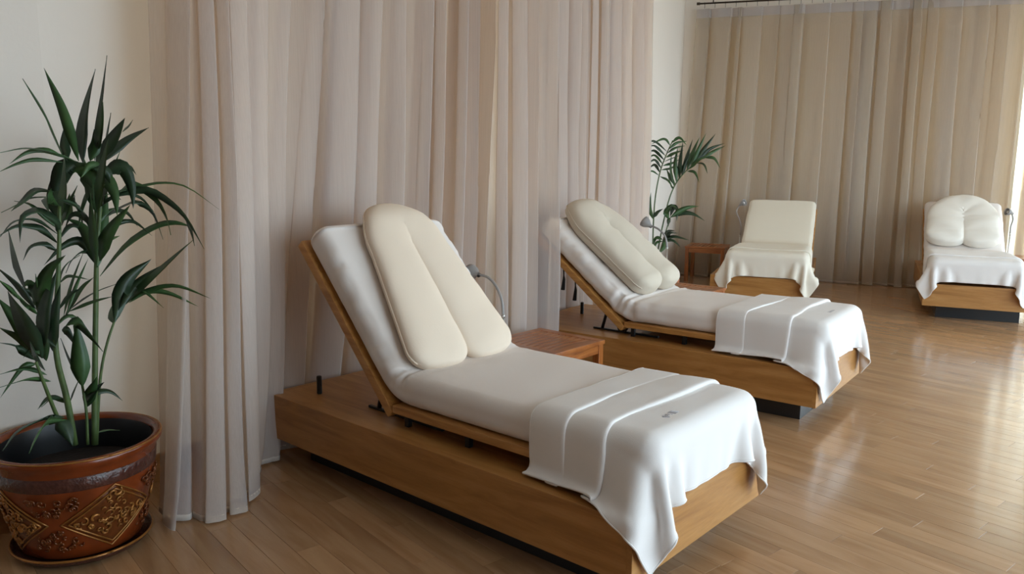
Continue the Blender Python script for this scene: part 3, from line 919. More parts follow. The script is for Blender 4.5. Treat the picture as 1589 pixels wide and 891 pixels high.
def make_towel(i, label, m, u0, u1, v0, v1, ridges, seed, skew=0.0, logo=None):
    (ox, oy), rz = BEDS[i]
    nu, nv = int((u1 - u0) / 0.021) + 1, int((v1 - v0) / 0.021) + 1
    X = drape(u0, u1, v0, v1, nu, nv, seed, skew=skew)
    # rows along the towel: (place on the cloth, height above it, how far it belongs to a pleat)
    rows = []; prev = u0; step = 0.008
    for r, hgt in ridges:
        n_ = int((r - prev) / step)
        for k in range(n_):
            f = k / n_; rows.append((prev + (r - prev) * f, hgt * (f ** 0.7), r, f))
        for k in range(1, 8):                 # rounded lip, turning under
            a_ = PI * k / 8
            rows.append((r + 0.6 * hgt * math.sin(a_), hgt * (0.58 + 0.42 * math.cos(a_)), r, 1.0))
        for k in range(1, 5): rows.append((r - 0.011 * k, hgt * (0.16 - 0.03 * k), r, 1.0))
        prev = r - 0.046
        rows.append((prev, 0.0, r, 1.0))
    n_ = int((u1 - prev) / step)
    rl = ridges[-1][0]
    for k in range(1, n_ + 1):
        sv = prev + (u1 - prev) * k / n_
        rows.append((sv, 0.0, rl, max(0.0, 1 - k * step / 0.10)))
    vs_ = np.linspace(0, nv - 1.0001, nv * 3)
    tt = np.linspace(0, 1, len(vs_))
    du_ = (u1 - u0) / (nu - 1)
    # smoothed dense copy of the draped cloth, sampled row by row
    ud = np.linspace(0, nu - 1.0001, nu * 3)
    D = grid_sample(X, ud, vs_)
    for _ in range(6):
        D[1:-1, 1:-1] = 0.5 * D[1:-1, 1:-1] + 0.125 * (D[2:, 1:-1] + D[:-2, 1:-1] + D[1:-1, 2:] + D[1:-1, :-2])
    tu = np.gradient(D, axis=0); tv = np.gradient(D, axis=1)
    ND = np.cross(tu, tv); ND /= np.maximum(np.linalg.norm(ND, axis=-1, keepdims=True), 1e-9)
    G = np.zeros((len(rows), len(vs_), 3)); nrm = np.zeros_like(G)
    jj = np.arange(len(vs_))
    for k, (sv, hh, r, wgt) in enumerate(rows):
        wob = wgt * (0.014 * np.sin(tt * 5 + r * 40) + 0.006 * np.sin(tt * 13 + r * 90))
        idx = np.clip((sv + wob - u0) / (u1 - u0) * (len(ud) - 1), 0, len(ud) - 1.001)
        i0 = idx.astype(int); f = (idx - i0)[:, None]
        p = D[i0, jj] * (1 - f) + D[i0 + 1, jj] * f
        n1 = ND[i0, jj] * (1 - f) + ND[i0 + 1, jj] * f
        G[k] = p + n1 * (hh * (0.8 + 0.25 * np.sin(tt * 9 + r * 17)))[:, None]; nrm[k] = n1
    s = np.array([q[0] for q in rows])
    # slight waviness of thick terry
    a, b = G.shape[:2]
    V = []
    for x in range(a):
        for y in range(b):
            p = Vector(G[x, y]); w = noise.noise((p.x * 9 + seed, p.y * 9, p.z * 9)) * 0.003
            V.append(p + Vector(nrm[x, y]) * (w + 0.003))
    Fc = [(x * b + y, (x + 1) * b + y, (x + 1) * b + y + 1, x * b + y + 1) for x in range(a - 1) for y in range(b - 1)]
    root = empty('towel', (ox, oy, 0), rz); tag(root, label, 'towel', 'towels over the lounger feet')
    o = from_pd('cloth', V, Fc, m, root)
    md = o.modifiers.new('thickness', 'SOLIDIFY'); md.thickness = 0.006; md.offset = 0.0
    # sewn edge
    edge = [V[x * b] for x in range(a)] + [V[(a - 1) * b + y] for y in range(b)] + [V[x * b + b - 1] for x in range(a - 1, -1, -1)] + [V[y] for y in range(b - 1, -1, -1)]
    ee = [edge[0]]
    for p in edge[1:]:
        if (p - ee[-1]).length > 0.004: ee.append(p)
    tube('sewn_edge', ee, 0.0045, m, root, 6)
    if logo:
        lu, lv, strokes = logo
        k = len(rows) - 1 - int(np.argmin(np.abs(s[::-1] - lu))); j = int(round((lv - v0) / (v1 - v0) * (len(vs_) - 1)))
        p0 = Vector(V[k * b + j]); eu = (Vector(V[(k + 2) * b + j]) - p0).normalized(); ev = (Vector(V[k * b + j + 3]) - p0).normalized()
        nn = Vector(nrm[k, j])
        VA = np.array([tuple(q) for q in V])
        LV, LF = [], []
        def lift(x, y):
            # follow the cloth below the stitching
            q = p0 + ev * x + eu * y
            best = int(((VA - np.array(tuple(q))) ** 2).sum(-1).argmin())
            pl = V[best]; nb = Vector(nrm[best // b, best % b])
            q = q - nb * (q - pl).dot(nb)
            return q + nb * 0.0032
        for st_ in strokes:
            pts = [lift(x, y) for x, y in st_[1:]]
            TV, TF = tube_geo(pts, st_[0], 5)
            b0 = len(LV); LV += TV; LF += [tuple(b0 + t for t in f) for f in TF]
        from_pd('emblem', LV, LF, M_logo, root)
    return root
def emblem_strokes():
    st = []
    r = random.Random(2)
    # small crest on the left: ring, cross strokes, dots
    st.append([0.0016] + [(-0.030 + 0.014 * math.cos(a), 0.010 * math.sin(a)) for a in np.linspace(0, 2 * PI, 12)])
    st.append([0.0014, (-0.038, -0.006), (-0.030, 0.008), (-0.022, -0.006)])
    st.append([0.0014, (-0.036, 0.012), (-0.030, 0.018), (-0.024, 0.012)])
    st.append([0.0014, (-0.012, -0.012), (-0.008, 0.006), (0.0, -0.008), (0.004, 0.010)])
    # dense stitched block on the right
    for k in range(7):
        st.append([0.0013, (0.010 + 0.001 * k, -0.013 + 0.0042 * k), (0.042 + 0.001 * k, -0.013 + 0.0042 * k)])
    return st
def text_strokes():
    st = []
    x = -0.05
    for k in range(8):
        a = [(0.0013), (x, -0.006), (x, 0.007)] if k % 2 == 0 else [0.0013, (x - 0.003, 0.006), (x + 0.004, 0.006), (x + 0.004, -0.005), (x - 0.003, -0.005)]
        st.append(a); x += 0.0125
    st.append([0.0012, (-0.05, -0.012), (0.04, -0.012)])
    return st
make_towel(0, 'white pleated towel over the foot of the nearest lounger', M_towel, 1.63, 2.36, -0.15, 1.10, [(1.79, 0.012), (1.96, 0.018)], 1, skew=0.0, logo=(2.05, 0.36, emblem_strokes()))
make_towel(1, 'white pleated towel over the foot of the second lounger', M_towel, 1.50, 2.36, -0.16, 1.12, [(1.68, 0.012), (1.93, 0.018)], 2, skew=0.02, logo=(2.06, 0.50, text_strokes()))
make_towel(2, 'cream towel over the seat of the lounger without a pillow', M_towel_c, 1.25, 2.36, -0.12, 1.12, [(1.86, 0.016)], 3)
make_towel(3, 'white towel over the seat of the farthest right lounger', M_towel, 1.25, 2.34, -0.12, 1.12, [(1.86, 0.016)], 4)

# ------------------------------------------------------------------ reading lamps
def make_lamp(i, label, pts, head_dir, r_head=0.040, v=0.94):
    """pts: (u, z) along the stem from the rigid tube to the head"""
    (ox, oy), rz = BEDS[i]
    ca, sa = math.cos(rz), math.sin(rz)
    bu, bz = pts[0][0], ZT
    root = empty('reading_lamp', (ox + bu * ca - v * sa, oy + bu * sa + v * ca, ZT), rz)
    tag(root, label, 'lamp', 'gooseneck reading lamps')
    P = [Vector((p[0] - bu, (p[2] - v) if len(p) > 2 else 0, p[1] - ZT)) for p in pts]
    lathe('lamp_base', [(0.0, 0.0), (0.03, 0.0), (0.03, 0.006), (0.024, 0.012), (0.008, 0.016), (0.0, 0.016)], M_lamp, root, 20)
    tube('lower_stem', [Vector((0, 0, 0.012)), P[0] + Vector((0, 0, 0))], 0.0075, M_chrome, root)
    tube('collar', [P[0] - Vector((0, 0, 0.008)), P[0] + Vector((0, 0, 0.012))], 0.0095, M_chrome, root)
    neck = catmull(P, 36)
    tube('gooseneck', neck, 0.0075, M_lamp, root)
    # flared shade
    d = Vector(head_dir).normalized(); c = P[-1]
    prof = [(0.011, -0.030), (0.013, -0.012), (0.020, 0.0), (0.030, 0.016), (0.035, 0.034), (0.036, 0.050), (0.0335, 0.050), (0.032, 0.034), (0.026, 0.018), (0.012, 0.006), (0.0, 0.004)]
    q = d.to_track_quat('Z', 'Y')
    n = 24; V, Fc = [], []
    for r, z in prof:
        for k in range(n):
            a = 2 * PI * k / n
            V.append(c + q @ Vector((r * math.cos(a) * r_head / 0.034, r * math.sin(a) * r_head / 0.034, z)))
    for a in range(len(prof) - 1):
        for k in range(n): Fc.append((a * n + k, a * n + (k + 1) % n, (a + 1) * n + (k + 1) % n, (a + 1) * n + k))
    sh = from_pd('lamp_shade', V, Fc, M_lamp, root)
    bm = bmesh.new(); bmesh.ops.create_uvsphere(bm, u_segments=12, v_segments=8, radius=0.017, matrix=Matrix.Translation(c + d * 0.026))
    from_bm('bulb', bm, M_sheet, sh, True)
    return root
make_lamp(0, 'grey gooseneck lamp beside the nearest lounger', [(0.73, 0.70), (0.722, 0.77), (0.702, 0.82), (0.665, 0.867), (0.62, 0.894), (0.565, 0.903), (0.53, 0.904)], (-1.0, 0.15, 0.12))
make_lamp(1, 'grey gooseneck lamp between the second lounger and the slim palm', [(0.73, 0.86), (0.722, 0.92), (0.70, 0.965), (0.65, 1.003), (0.60, 1.02), (0.57, 1.03)], (-0.9, 0.0, 0.55))
make_lamp(2, 'small grey gooseneck lamp left of the lounger without a pillow', [(0.50, 0.62), (0.52, 0.72, 0.05), (0.50, 0.82, 0.02), (0.47, 0.91, -0.02), (0.46, 0.97, 0.0), (0.46, 1.005, 0.035)], (0.3, 0.8, 0.5), v=0.04)
make_lamp(3, 'grey gooseneck lamp right of the short white pillow', [(0.60, 0.75), (0.60, 0.84), (0.58, 0.90, 0.955), (0.56, 0.95, 0.95), (0.55, 0.985, 0.93)], (0.4, -0.75, 0.25), v=0.94)

# ------------------------------------------------------------------ slatted side tables
def make_table(corner, rz, label, size=0.5, hgt=0.45):
    """corner: position of the table's local (0, 0)"""
    root = empty('side_table', (corner[0], corner[1], 0), rz); tag(root, label, 'table', 'slatted teak side tables')
    lg = 0.045; t = 0.024; s = size
    for x in (0.006, s - lg - 0.006):
        for y in (0.006, s - lg - 0.006):
            box('leg', x, x + lg, y, y + lg, 0.0, hgt - t, M_teak_z, root, 0.003)
    for y in (0.010, s - 0.010 - 0.022):
        box('apron', lg + 0.006, s - lg - 0.006, y, y + 0.022, hgt - t - 0.055, hgt - t, M_teak_x, root, 0.002)
    for x in (0.010, s - 0.010 - 0.022):
        box('apron', x, x + 0.022, lg + 0.006, s - lg - 0.006, hgt - t - 0.055, hgt - t, M_teak_y, root, 0.002)
    fr = 0.06
    for y in (0, s - fr):
        box('frame_rail', 0, s, y, y + fr, hgt - t, hgt, M_teak_x, root, 0.004)
    for x in (0, s - fr):
        box('frame_rail', x, x + fr, fr, s - fr, hgt - t, hgt, M_teak_y, root, 0.003)
    n = 8; w = (s - 2 * fr) / n
    me = None
    for k in range(n):
        x0 = fr + k * w
        if me is None:
            o = box('slat', 0.006, w - 0.004, fr, s - fr, hgt - t + 0.002, hgt - 0.002, M_teak_y, root, 0.002); me = o.data; o.location = (x0, 0, 0)
        else:
            o = bpy.data.objects.new('slat', me); COL.objects.link(o); o.parent = root; o.location = (x0, 0, 0)
    return root
make_table((-3.118, 3.35), 0.0, 'slatted teak side table between the nearest and the second lounger')
make_table((-3.48, 5.70), 0.06, 'slatted teak side table behind the second lounger near the slim palm')
make_table((-4.95, 9.01), 0.323, 'slatted teak side table in the far corner left of the lounger without a pillow')
make_table((-1.545, 10.60), 0.29, 'side table at the right picture edge beside the farthest lounger')

# ------------------------------------------------------------------ palms
def blade(name, pts, wpx_m, m, parent, origin, facing, rgen, n=14, fold=0.35):
    """long tapering leaflet, folded along its midrib"""
    P = catmull(pts, n)
    V, Fc = [], []
    tw = rgen.uniform(-0.5, 0.5)
    for i, p in enumerate(P):
        f = i / (n - 1)
        t = (P[min(n - 1, i + 1)] - P[max(0, i - 1)]).normalized()
        fc = (facing + rt * (tw * (0.4 + f))).normalized()
        wv = t.cross(fc)
        wv = wv.normalized() if wv.length > 1e-4 else rt
        nv_ = wv.cross(t).normalized()
        prof = (min(1, f / 0.30)) ** 0.7 * (1 - max(0, (f - 0.30) / 0.70) ** 1.6)
        w = wpx_m * 0.5 * max(0.06 if f < 0.5 else 0.01, prof)
        V += [p - wv * w + nv_ * (w * fold), p - nv_ * 0.0012, p + wv * w + nv_ * (w * fold), p + nv_ * 0.0012]
    for i in range(n - 1):
        a, b = i * 4, (i + 1) * 4
        Fc += [(a, a + 1, b + 1, b), (a + 1, a + 2, b + 2, b + 1), (a + 2, a + 3, b + 3, b + 2), (a + 3, a, b, b + 3)]
    return from_pd(name, [v - origin for v in V], Fc, m, parent)
def at_x(px, py, x):
    """point of the plane x = const behind a picture position"""
    d = fw + rt * ((px - 794.5) / F_PX) - up * ((py - 445.5) / F_PX)
    return CAM + d * (x / d.x)
def palm(origin, depth0, stems, label, seed, xplane=None):
    rg = random.Random(seed)
    origin = Vector(origin)
    root = empty('potted_palm', origin); tag(root, label, 'plant')
    k = depth0 / F_PX
    def place(x, y, d):
        if xplane is None: return at(x, y, depth0 + d)
        d = min(d, 0.20) - max(0.0, (x - 215) / 100 * 0.22)
        return at_x(x, y, xplane - d)
    for st in stems:
        sp = [place(x, y, d) for x, y, d in st['stem']]
        C = catmull(sp, 20)
        r0, r1 = st['r']
        V, Fc = tube_geo(C, [(r0 + (r1 - r0) * i / 19) * k for i in range(20)], 8)
        fr = from_pd('frond', [v - origin for v in V], Fc, M_stem, root)
        for lf in st['leaves']:
            w, pts = lf[0], lf[1]
            d0 = lf[2] if len(lf) > 2 else rg.uniform(-0.06, 0.06)
            d1 = lf[3] if len(lf) > 3 else d0 + rg.uniform(-0.20, 0.12)
            q = [place(x, y, d0 + (d1 - d0) * (i / (len(pts) - 1))) for i, (x, y) in enumerate(pts)]
            fc = (-fw + Vector((rg.uniform(-.5, .5), rg.uniform(-.5, .5), rg.uniform(0, .6)))).normalized()
            blade('leaflet', q, w * k * 1.2, M_leaf if rg.random() < 0.55 else M_leaf_d, fr, origin, fc, rg)
    return root
D1 = 3.18
P1 = (-3.185, 1.10)
A = dict(stem=[(147, 690, 0), (147, 600, 0), (148, 518, 0), (149, 440, 0), (151, 380, 0), (156, 310, 0), (158, 250, 0)], r=(5.0, 2.6), leaves=[
    (18, [(155, 405), (170, 362), (202, 318)]), (12, [(155, 429), (197, 382), (241, 353), (271, 346), (298, 352)]),
    (14, [(148, 408), (138, 370), (124, 350), (103, 339)]), (12, [(148, 410), (132, 381), (117, 374), (94, 385), (68, 412)]),
    (11, [(150, 380), (135, 335), (108, 316), (90, 309)]),
    (5, [(160, 304), (190, 296), (221, 289), (254, 284), (291, 291), (340, 325)]),
    (10, [(162, 318), (190, 297), (209, 287), (241, 308), (258, 335), (265, 365)]),
    (10, [(160, 311), (195, 300), (231, 296), (265, 315), (291, 341), (317, 387)]), (5, [(288, 338), (297, 358), (302, 382)]),
    (9, [(162, 338), (190, 322), (214, 315), (238, 331), (253, 372)]),
    (20, [(158, 275), (178, 262), (194, 263), (205, 292), (207, 324)]), (4, [(192, 262), (202, 259), (212, 272)]),
    (20, [(152, 415), (158, 350), (166, 290)]), (12, [(150, 415), (145, 350), (140, 300)]),
    (16, [(152, 340), (168, 290), (186, 235)]), (16, [(150, 330), (160, 270), (168, 215)]), (14, [(150, 330), (140, 290), (130, 245)]),
    (18, [(150, 300), (165, 280), (178, 300), (182, 335)]), (16, [(150, 290), (140, 300), (128, 330), (122, 352)]),
    (10, [(150, 330), (160, 318), (178, 308), (188, 310)]), (10, [(150, 350), (162, 332), (180, 322)]),
    (7, [(152, 350), (172, 330), (196, 330), (214, 352)]), (7, [(150, 372), (176, 350), (206, 344), (236, 366)]), (8, [(150, 360), (130, 336), (112, 334), (100, 356)]),
    (6, [(152, 325), (182, 304), (216, 306), (240, 330)]), (6, [(150, 395), (128, 392), (112, 404), (102, 424)]), (9, [(150, 398), (164, 376), (186, 366)]),
    (20, [(154, 300), (140, 272), (118, 262), (104, 285)]), (14, [(156, 285), (150, 262), (138, 258), (126, 276)])])
CR = dict(stem=[(147, 600, .03), (150, 480, .04), (150, 380, .04), (148, 300, .03), (146, 252, .03)], r=(3.0, 2.2), leaves=[
    (12, [(122, 250), (98, 172), (68, 105)]), (10, [(100, 247), (69, 175), (35, 122)]), (20, [(129, 253), (132, 186), (148, 107)]),
    (9, [(147, 250), (153, 196), (160, 144), (166, 86)]), (14, [(151, 240), (156, 200), (160, 158)]), (8, [(164, 236), (168, 205), (172, 175)]),
    (17, [(155, 248), (178, 214), (194, 183)]), (15, [(163, 250), (197, 220), (231, 198)]), (4, [(190, 205), (200, 196), (206, 186)]),
    (7, [(118, 251), (90, 240), (62, 233), (36, 231), (0, 237)]), (7, [(100, 245), (72, 234), (42, 237), (14, 255)]), (5, [(98, 252), (56, 248), (28, 254), (-4, 268)]),
    (22, [(122, 252), (100, 262), (88, 290), (83, 322)]), (12, [(104, 250), (100, 225), (100, 196)]), (16, [(140, 250), (150, 225), (146, 200)]),
    (16, [(150, 256), (165, 240), (180, 226)]), (18, [(130, 262), (140, 285), (146, 315)]), (14, [(145, 262), (165, 268), (175, 290)])])
B = dict(stem=[(116, 690, -.02), (104, 620, -.03), (90, 565, -.04), (86, 520, -.04), (90, 430, -.05), (92, 370, -.05), (92, 320, -.05)], r=(5.0, 2.5), leaves=[
    (13, [(90, 363), (87, 345), (65, 331), (52, 329), (34, 340), (31, 377)]), (10, [(89, 363), (63, 347), (43, 341), (20, 346), (0, 368)]),
    (9, [(90, 378), (67, 358), (45, 352), (22, 353), (-4, 368)]), (7, [(82, 306), (49, 308), (27, 318), (2, 330)]), (9, [(84, 298), (56, 297), (36, 313), (17, 328)]),
    (22, [(92, 340), (86, 305), (84, 265)]), (18, [(96, 335), (102, 290), (100, 240)]), (12, [(96, 350), (108, 320), (120, 288)]),
    (18, [(92, 320), (80, 305), (72, 308), (76, 330)]), (16, [(94, 330), (112, 310), (126, 330), (130, 362)]), (14, [(92, 345), (104, 330), (108, 300)]),
    (7, [(90, 355), (70, 338), (46, 318), (22, 312)]), (8, [(90, 390), (70, 380), (48, 384), (36, 404)]), (7, [(92, 372), (108, 352), (124, 356), (132, 380)]),
    (9, [(80, 500), (64, 470), (44, 452), (24, 448)]), (7, [(84, 510), (104, 492), (122, 498), (134, 520)]), (7, [(88, 540), (72, 530), (52, 536), (36, 556)]),
    (18, [(61, 490), (66, 448), (78, 418), (102, 396)]), (20, [(70, 540), (72, 480), (88, 420)]), (18, [(82, 545), (84, 500), (94, 440)]),
    (5, [(99, 490), (112, 440), (130, 390)]), (5, [(104, 486), (118, 445), (137, 401)]), (8, [(100, 494), (126, 450), (146, 430)]),
    (6, [(106, 482), (146, 455), (180, 441)]), (5, [(106, 484), (144, 469), (176, 460)]), (6, [(90, 482), (110, 457), (126, 448)]),
    (5, [(92, 440), (104, 430), (118, 430), (138, 434)]), (6, [(92, 450), (96, 425), (106, 408), (124, 396)])])
Cc = dict(stem=[(104, 680, -.05), (88, 645, -.07), (70, 600, -.10), (56, 562, -.12)], r=(3.4, 2.0), leaves=[
    (24, [(66, 556), (38, 495), (12, 452)]), (19, [(61, 550), (29, 504), (-4, 462)]), (13, [(58, 553), (35, 527), (-2, 508)]), (9, [(55, 559), (26, 539), (0, 532)]),
    (17, [(40, 450), (26, 400), (13, 358)]), (9, [(56, 480), (29, 444), (-8, 412)]), (10, [(58, 488), (27, 457), (-4, 433)]),
    (14, [(54, 474), (56, 450), (44, 440), (34, 448)]), (5, [(60, 460), (58, 440), (55, 425)]),
    (6, [(73, 582), (50, 574), (29, 574), (0, 581)]), (8, [(56, 565), (42, 567), (29, 577), (0, 618)]), (6, [(79, 592), (60, 589), (35, 591), (-2, 602)]),
    (18, [(70, 575), (60, 555), (46, 530)]), (20, [(72, 560), (66, 520), (62, 488)])])
Dd = dict(stem=[(150, 690, .02), (153, 620, .02), (158, 570, .02), (167, 530, .02), (177, 500, .02), (186, 474, .02)], r=(2.6, 1.6), leaves=[
    (20, [(178, 500), (194, 439), (235, 402)]), (12, [(184, 482), (211, 442), (256, 409)]), (17, [(188, 478), (241, 429), (299, 373)]),
    (7, [(200, 470), (231, 451), (275, 444), (328, 464)]), (8, [(200, 466), (232, 452), (265, 456), (308, 476)]), (11, [(186, 466), (200, 450), (218, 449), (254, 478)]),
    (16, [(177, 502), (176, 480), (190, 452)])])
Ee = dict(stem=[(136, 690, -.03), (134, 640, -.03), (128, 600, -.03), (122, 560, -.03), (115, 505, -.03)], r=(2.4, 1.5), leaves=[
    (22, [(128, 600), (124, 550), (118, 500)]), (13, [(102, 506), (120, 500), (140, 520), (160, 546)]), (8, [(124, 586), (108, 556), (94, 525)]), (11, [(96, 512), (106, 515), (118, 538)]),
    (11, [(131, 629), (146, 608), (162, 593)]), (8, [(140, 620), (154, 609), (172, 609), (190, 622)]), (4, [(108, 626), (116, 606), (123, 588)]), (6, [(100, 619), (76, 618), (58, 636)]),
    (6, [(105, 626), (84, 618), (64, 632)]), (15, [(134, 632), (142, 605), (150, 585)]),
    (13, [(100, 648), (67, 652), (29, 670), (4, 700)], -0.10, -0.24), (13, [(102, 652), (73, 658), (57, 680), (45, 704)], -0.12, -0.28), (18, [(88, 650), (102, 668), (113, 692)], -0.06, -0.12),
    (5, [(150, 672), (168, 668), (186, 668)], .02, .05)])
palm((P1[0], P1[1], 0.30), D1, [A, CR, B, Cc, Dd, Ee], 'large kentia palm with drooping leaves in the ornate pot', 4, xplane=P1[0])
# rooted in the ornate glazed pot
def pot_profile(R):
    return R
def ornate_pot(loc, label):
    root = empty('plant_pot', (loc[0], loc[1], 0)); tag(root, label, 'pot')
    zb, zr = 0.028, 0.43
    prof = [(0.0, zb), (0.195, zb), (0.212, zb + .01), (0.222, 0.08), (0.242, 0.16), (0.262, 0.25), (0.274, 0.315)]
    lathe('pot_body', prof, M_glaze, root, 96)
    lathe('dark_band', [(0.274, 0.315), (0.2765, 0.318), (0.281, 0.365), (0.2785, 0.368)], M_glaze_d, root, 96)
    lathe('rim', [(0.2785, 0.368), (0.283, 0.385), (0.292, 0.400), (0.302, 0.412), (0.305, 0.424), (0.300, 0.434), (0.287, 0.437), (0.275, 0.431), (0.268, 0.415), (0.262, 0.36), (0.250, 0.298)], M_glaze, root, 96)
    tube('gold_line', [(0.3005 * math.cos(a), 0.3005 * math.sin(a), 0.4325) for a in np.linspace(0, 2 * PI, 97)], 0.0035, M_gold, root, 6)
    lathe('inner_pot', [(0.266, 0.418), (0.2585, 0.395), (0.2545, 0.36), (0.246, 0.302)], M_black, root, 96)
    lathe('soil', [(0.245, 0.302), (0.15, 0.308), (0.0, 0.312)], M_soil, root, 48)
    lathe('saucer', [(0.0, 0.004), (0.20, 0.004), (0.225, 0.012), (0.245, 0.03), (0.250, 0.042), (0.245, 0.046), (0.236, 0.036), (0.22, 0.027), (0.0, 0.026)], M_glaze_d, root, 96)
    tube('saucer_gold_rim', [(0.2475 * math.cos(a), 0.2475 * math.sin(a), 0.042) for a in np.linspace(0, 2 * PI, 97)], 0.005, M_gold, root, 6)
    def surf(a, z, out=0.0):
        for (r0, z0), (r1, z1) in zip(prof[2:], prof[3:]):
            if z <= z1: break
        r = r0 + (r1 - r0) * (z - z0) / (z1 - z0) + out
        return Vector((r * math.cos(a), r * math.sin(a), z))
    rg = random.Random(11)
    nd = 4
    a_cam = math.atan2(-loc[1], -loc[0])
    for k in range(nd):
        ac = a_cam + 0.42 + k * 2 * PI / nd
        za, zb_, zc = 0.312, 0.185, 0.058
        half = 0.70
        # raised diamond plate
        nseg = 14; V, Fc = [], []
        idx = {}
        for i in range(nseg + 1):
            for j in range(nseg + 1):
                x, y = i / nseg * 2 - 1, j / nseg * 2 - 1
                X, Y = (x + y) / 2, (x - y) / 2           # rotate square into diamond
                a = ac + X * half
                z = zb_ + Y * (za - zc) / 2
                edge = max(abs(x), abs(y))
                idx[i, j] = len(V); V.append(surf(a, z, 0.004 if edge < 0.999 else -0.001))
        for i in range(nseg):
            for j in range(nseg): Fc.append((idx[i, j], idx[i + 1, j], idx[i + 1, j + 1], idx[i, j + 1]))
        pl = from_pd('diamond_panel', V, Fc, M_relief, root)
        for rr, off in ((1.0, 0.004), (0.86, 0.006)):
            ring = []
            for (x0, y0), (x1, y1) in zip(((1, 0), (0, 1), (-1, 0), (0, -1)), ((0, 1), (-1, 0), (0, -1), (1, 0))):
                for t in np.linspace(0, 1, 9)[:-1]:
                    X, Y = (x0 + (x1 - x0) * t) * rr, (y0 + (y1 - y0) * t) * rr
                    ring.append(surf(ac + X * half, zb_ + Y * (za - zc) / 2, off))
            ring.append(ring[0])
            tube('diamond_border', ring, 0.0028, M_gold, pl, 6)
        # scrollwork: little spirals and leaf curls, denser in the diamond
        SV, SF = [], []
        def curl(X, Y, R, a0, turns, sgn, th):
            pts = []
            for t in np.linspace(0, 1, 12):
                r = R * (1 - 0.75 * t); an = a0 + sgn * turns * 2 * PI * t
                x, y = X + r * math.cos(an), Y + r * math.sin(an)
                pts.append(surf(ac + x / 0.245, zb_ + y, 0.006 + 0.003 * t))
            TV, TF = tube_geo(pts, [th * (0.5 + 0.8 * math.sin(PI * (0.15 + 0.8 * t))) for t in np.linspace(0, 1, 12)], 6)
            b0 = len(SV); SV.extend(TV); SF.extend(tuple(b0 + q for q in f) for f in TF)
        for _ in range(80):
            x, y = rg.uniform(-0.15, 0.15), rg.uniform(-0.11, 0.11)
            if abs(x) / 0.172 + abs(y) / 0.127 > 0.78: continue
            for sx in (1, -1):
                curl(x * sx, y, rg.uniform(0.008, 0.019), rg.uniform(0, 2 * PI) * sx, rg.uniform(0.5, 1.0), sx * rg.choice((1, 1, -1)), rg.uniform(0.0022, 0.0042))
        tag(from_pd('scrollwork', SV, SF, M_gold, pl), kind='stuff')
        # looser scrolls between the diamonds
        SV, SF = [], []
        acm = ac + PI / nd
        keep = ac; ac = acm
        for _ in range(70):
            x = rg.uniform(-0.085, 0.085); lim = 0.04 + abs(0.0)
            y = rg.choice((rg.uniform(0.035, 0.105), rg.uniform(-0.11, -0.03)))
            if abs(x) > abs(y) * 1.0: continue
            curl(x, y, rg.uniform(0.007, 0.015), rg.uniform(0, 6.28), rg.uniform(0.5, 0.9), rg.choice((1, -1)), rg.uniform(0.002, 0.0034))
        ac = keep
        tag(from_pd('scroll_field', SV, SF, M_relief, root), kind='stuff')
    return root
ornate_pot(P1, 'ornate orange-brown glazed pot with gold relief diamonds on a saucer')
P2 = (-4.12, 6.95)
D2 = (Vector((P2[0], P2[1], 0.8)) - CAM).dot(fw)
S1 = dict(stem=[(1016, 440, 0), (1013, 405, 0), (1015, 325, 0), (1023, 272, 0), (1034, 240, 0), (1044, 218, -.03)], r=(1.3, 0.8), leaves=
    [(4, [(1024 + k * 2.2, 268 - k * 6.5), (1016, 256 - k * 7.2), (1006, 262 - k * 8.2)]) for k in range(6)] +
    [(4, [(1026 + k * 2.4, 264 - k * 6.5), (1040 + k * 2, 262 - k * 8), (1052 + k * 3, 254 - k * 7)]) for k in range(6)] +
    [(4, [(1040, 226), (1030, 216), (1010, 224)]), (4, [(1042, 222), (1054, 214), (1066, 226)]), (3, [(1022, 272), (1012, 266), (1004, 268)]), (3, [(1024, 274), (1036, 280), (1044, 292)])])
S2 = dict(stem=[(1018, 440, .02), (1020, 395, .02), (1034, 325, .02), (1046, 290, .02), (1062, 268, 0), (1086, 248, -.02), (1104, 236, -.05)], r=(1.3, 0.7), leaves=[
    (6, [(1046, 290), (1040, 265), (1042, 237)]), (6, [(1050, 284), (1048, 255), (1052, 228)]), (6, [(1054, 278), (1056, 250), (1060, 219)]), (6, [(1060, 271), (1066, 245), (1075, 216)]),
    (6, [(1066, 265), (1074, 240), (1086, 212)]), (6, [(1072, 259), (1082, 236), (1096, 206)]), (6, [(1078, 254), (1092, 232), (1111, 207)]), (5, [(1086, 248), (1100, 232), (1125, 222)]), (5, [(1090, 247), (1106, 236), (1126, 226)]),
    (4, [(1080, 253), (1092, 256), (1098, 270)]), (4, [(1066, 266), (1078, 268), (1085, 284)]), (5, [(1048, 288), (1040, 274), (1034, 262)]), (4, [(1046, 291), (1042, 290), (1036, 272)]), (4, [(1094, 245), (1108, 246), (1118, 262)]),
    (5, [(1058, 273), (1062, 256), (1072, 236)]), (5, [(1070, 262), (1082, 250), (1100, 240)])])
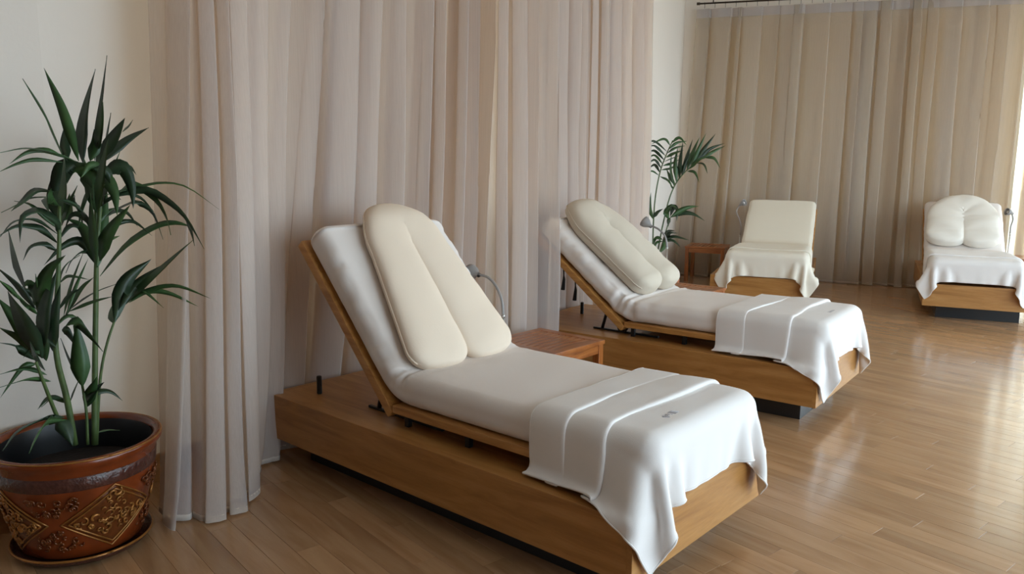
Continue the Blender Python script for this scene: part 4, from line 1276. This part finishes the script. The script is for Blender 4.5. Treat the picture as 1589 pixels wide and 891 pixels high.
S3 = dict(stem=[(1020, 440, .03), (1023, 400, .03), (1030, 370, .03), (1040, 338, .03)], r=(1.2, 0.8), leaves=[
    (7, [(1040, 338), (1054, 328), (1068, 322), (1085, 320)]), (7, [(1040, 337), (1058, 331), (1076, 333), (1094, 343)]), (8, [(1040, 336), (1044, 322), (1050, 326), (1050, 344)]), (8, [(1038, 340), (1034, 330), (1042, 320), (1050, 322)]),
    (5, [(1014, 338), (1020, 330), (1029, 324)]), (5, [(1013, 340), (1009, 325), (1010, 298)]), (6, [(1040, 338), (1036, 345), (1037, 352)])])
S4 = dict(stem=[(1016, 440, -.04), (1019, 410, -.04), (1024, 390, -.04), (1030, 374, -.04)], r=(1.2, 0.8), leaves=[
    (6, [(1030, 374), (1046, 368), (1070, 373)]), (6, [(1030, 373), (1040, 363), (1052, 362)]), (8, [(1032, 372), (1030, 382), (1025, 392)]), (5, [(1028, 372), (1018, 370), (1012, 384)]), (5, [(1030, 372), (1036, 360), (1048, 358)]),
    (5, [(1030, 375), (1044, 374), (1056, 384)]), (4, [(1028, 374), (1018, 378), (1014, 392)])])
palm((P2[0], P2[1], 0.27), D2, [S1, S2, S3, S4], 'slim kentia palm with feathery fronds by the far left wall', 6)
def plain_pot(loc, label):
    root = empty('plant_pot', (loc[0], loc[1], 0)); tag(root, label, 'pot')
    lathe('pot_body', [(0.0, 0.015), (0.15, 0.015), (0.158, 0.02), (0.205, 0.27), (0.207, 0.275)], M_terra, root, 48)
    lathe('rim', [(0.207, 0.275), (0.225, 0.28), (0.229, 0.33), (0.224, 0.34), (0.208, 0.34), (0.20, 0.33), (0.195, 0.25)], M_terra, root, 48)
    lathe('soil', [(0.198, 0.27), (0.1, 0.28), (0.0, 0.282)], M_soil, root, 32)
    lathe('saucer', [(0.0, 0.0), (0.17, 0.0), (0.20, 0.01), (0.215, 0.03), (0.208, 0.032), (0.18, 0.014), (0.0, 0.013)], M_terra, root, 48)
plain_pot(P2, 'plain terracotta pot holding the slim palm by the far left wall')
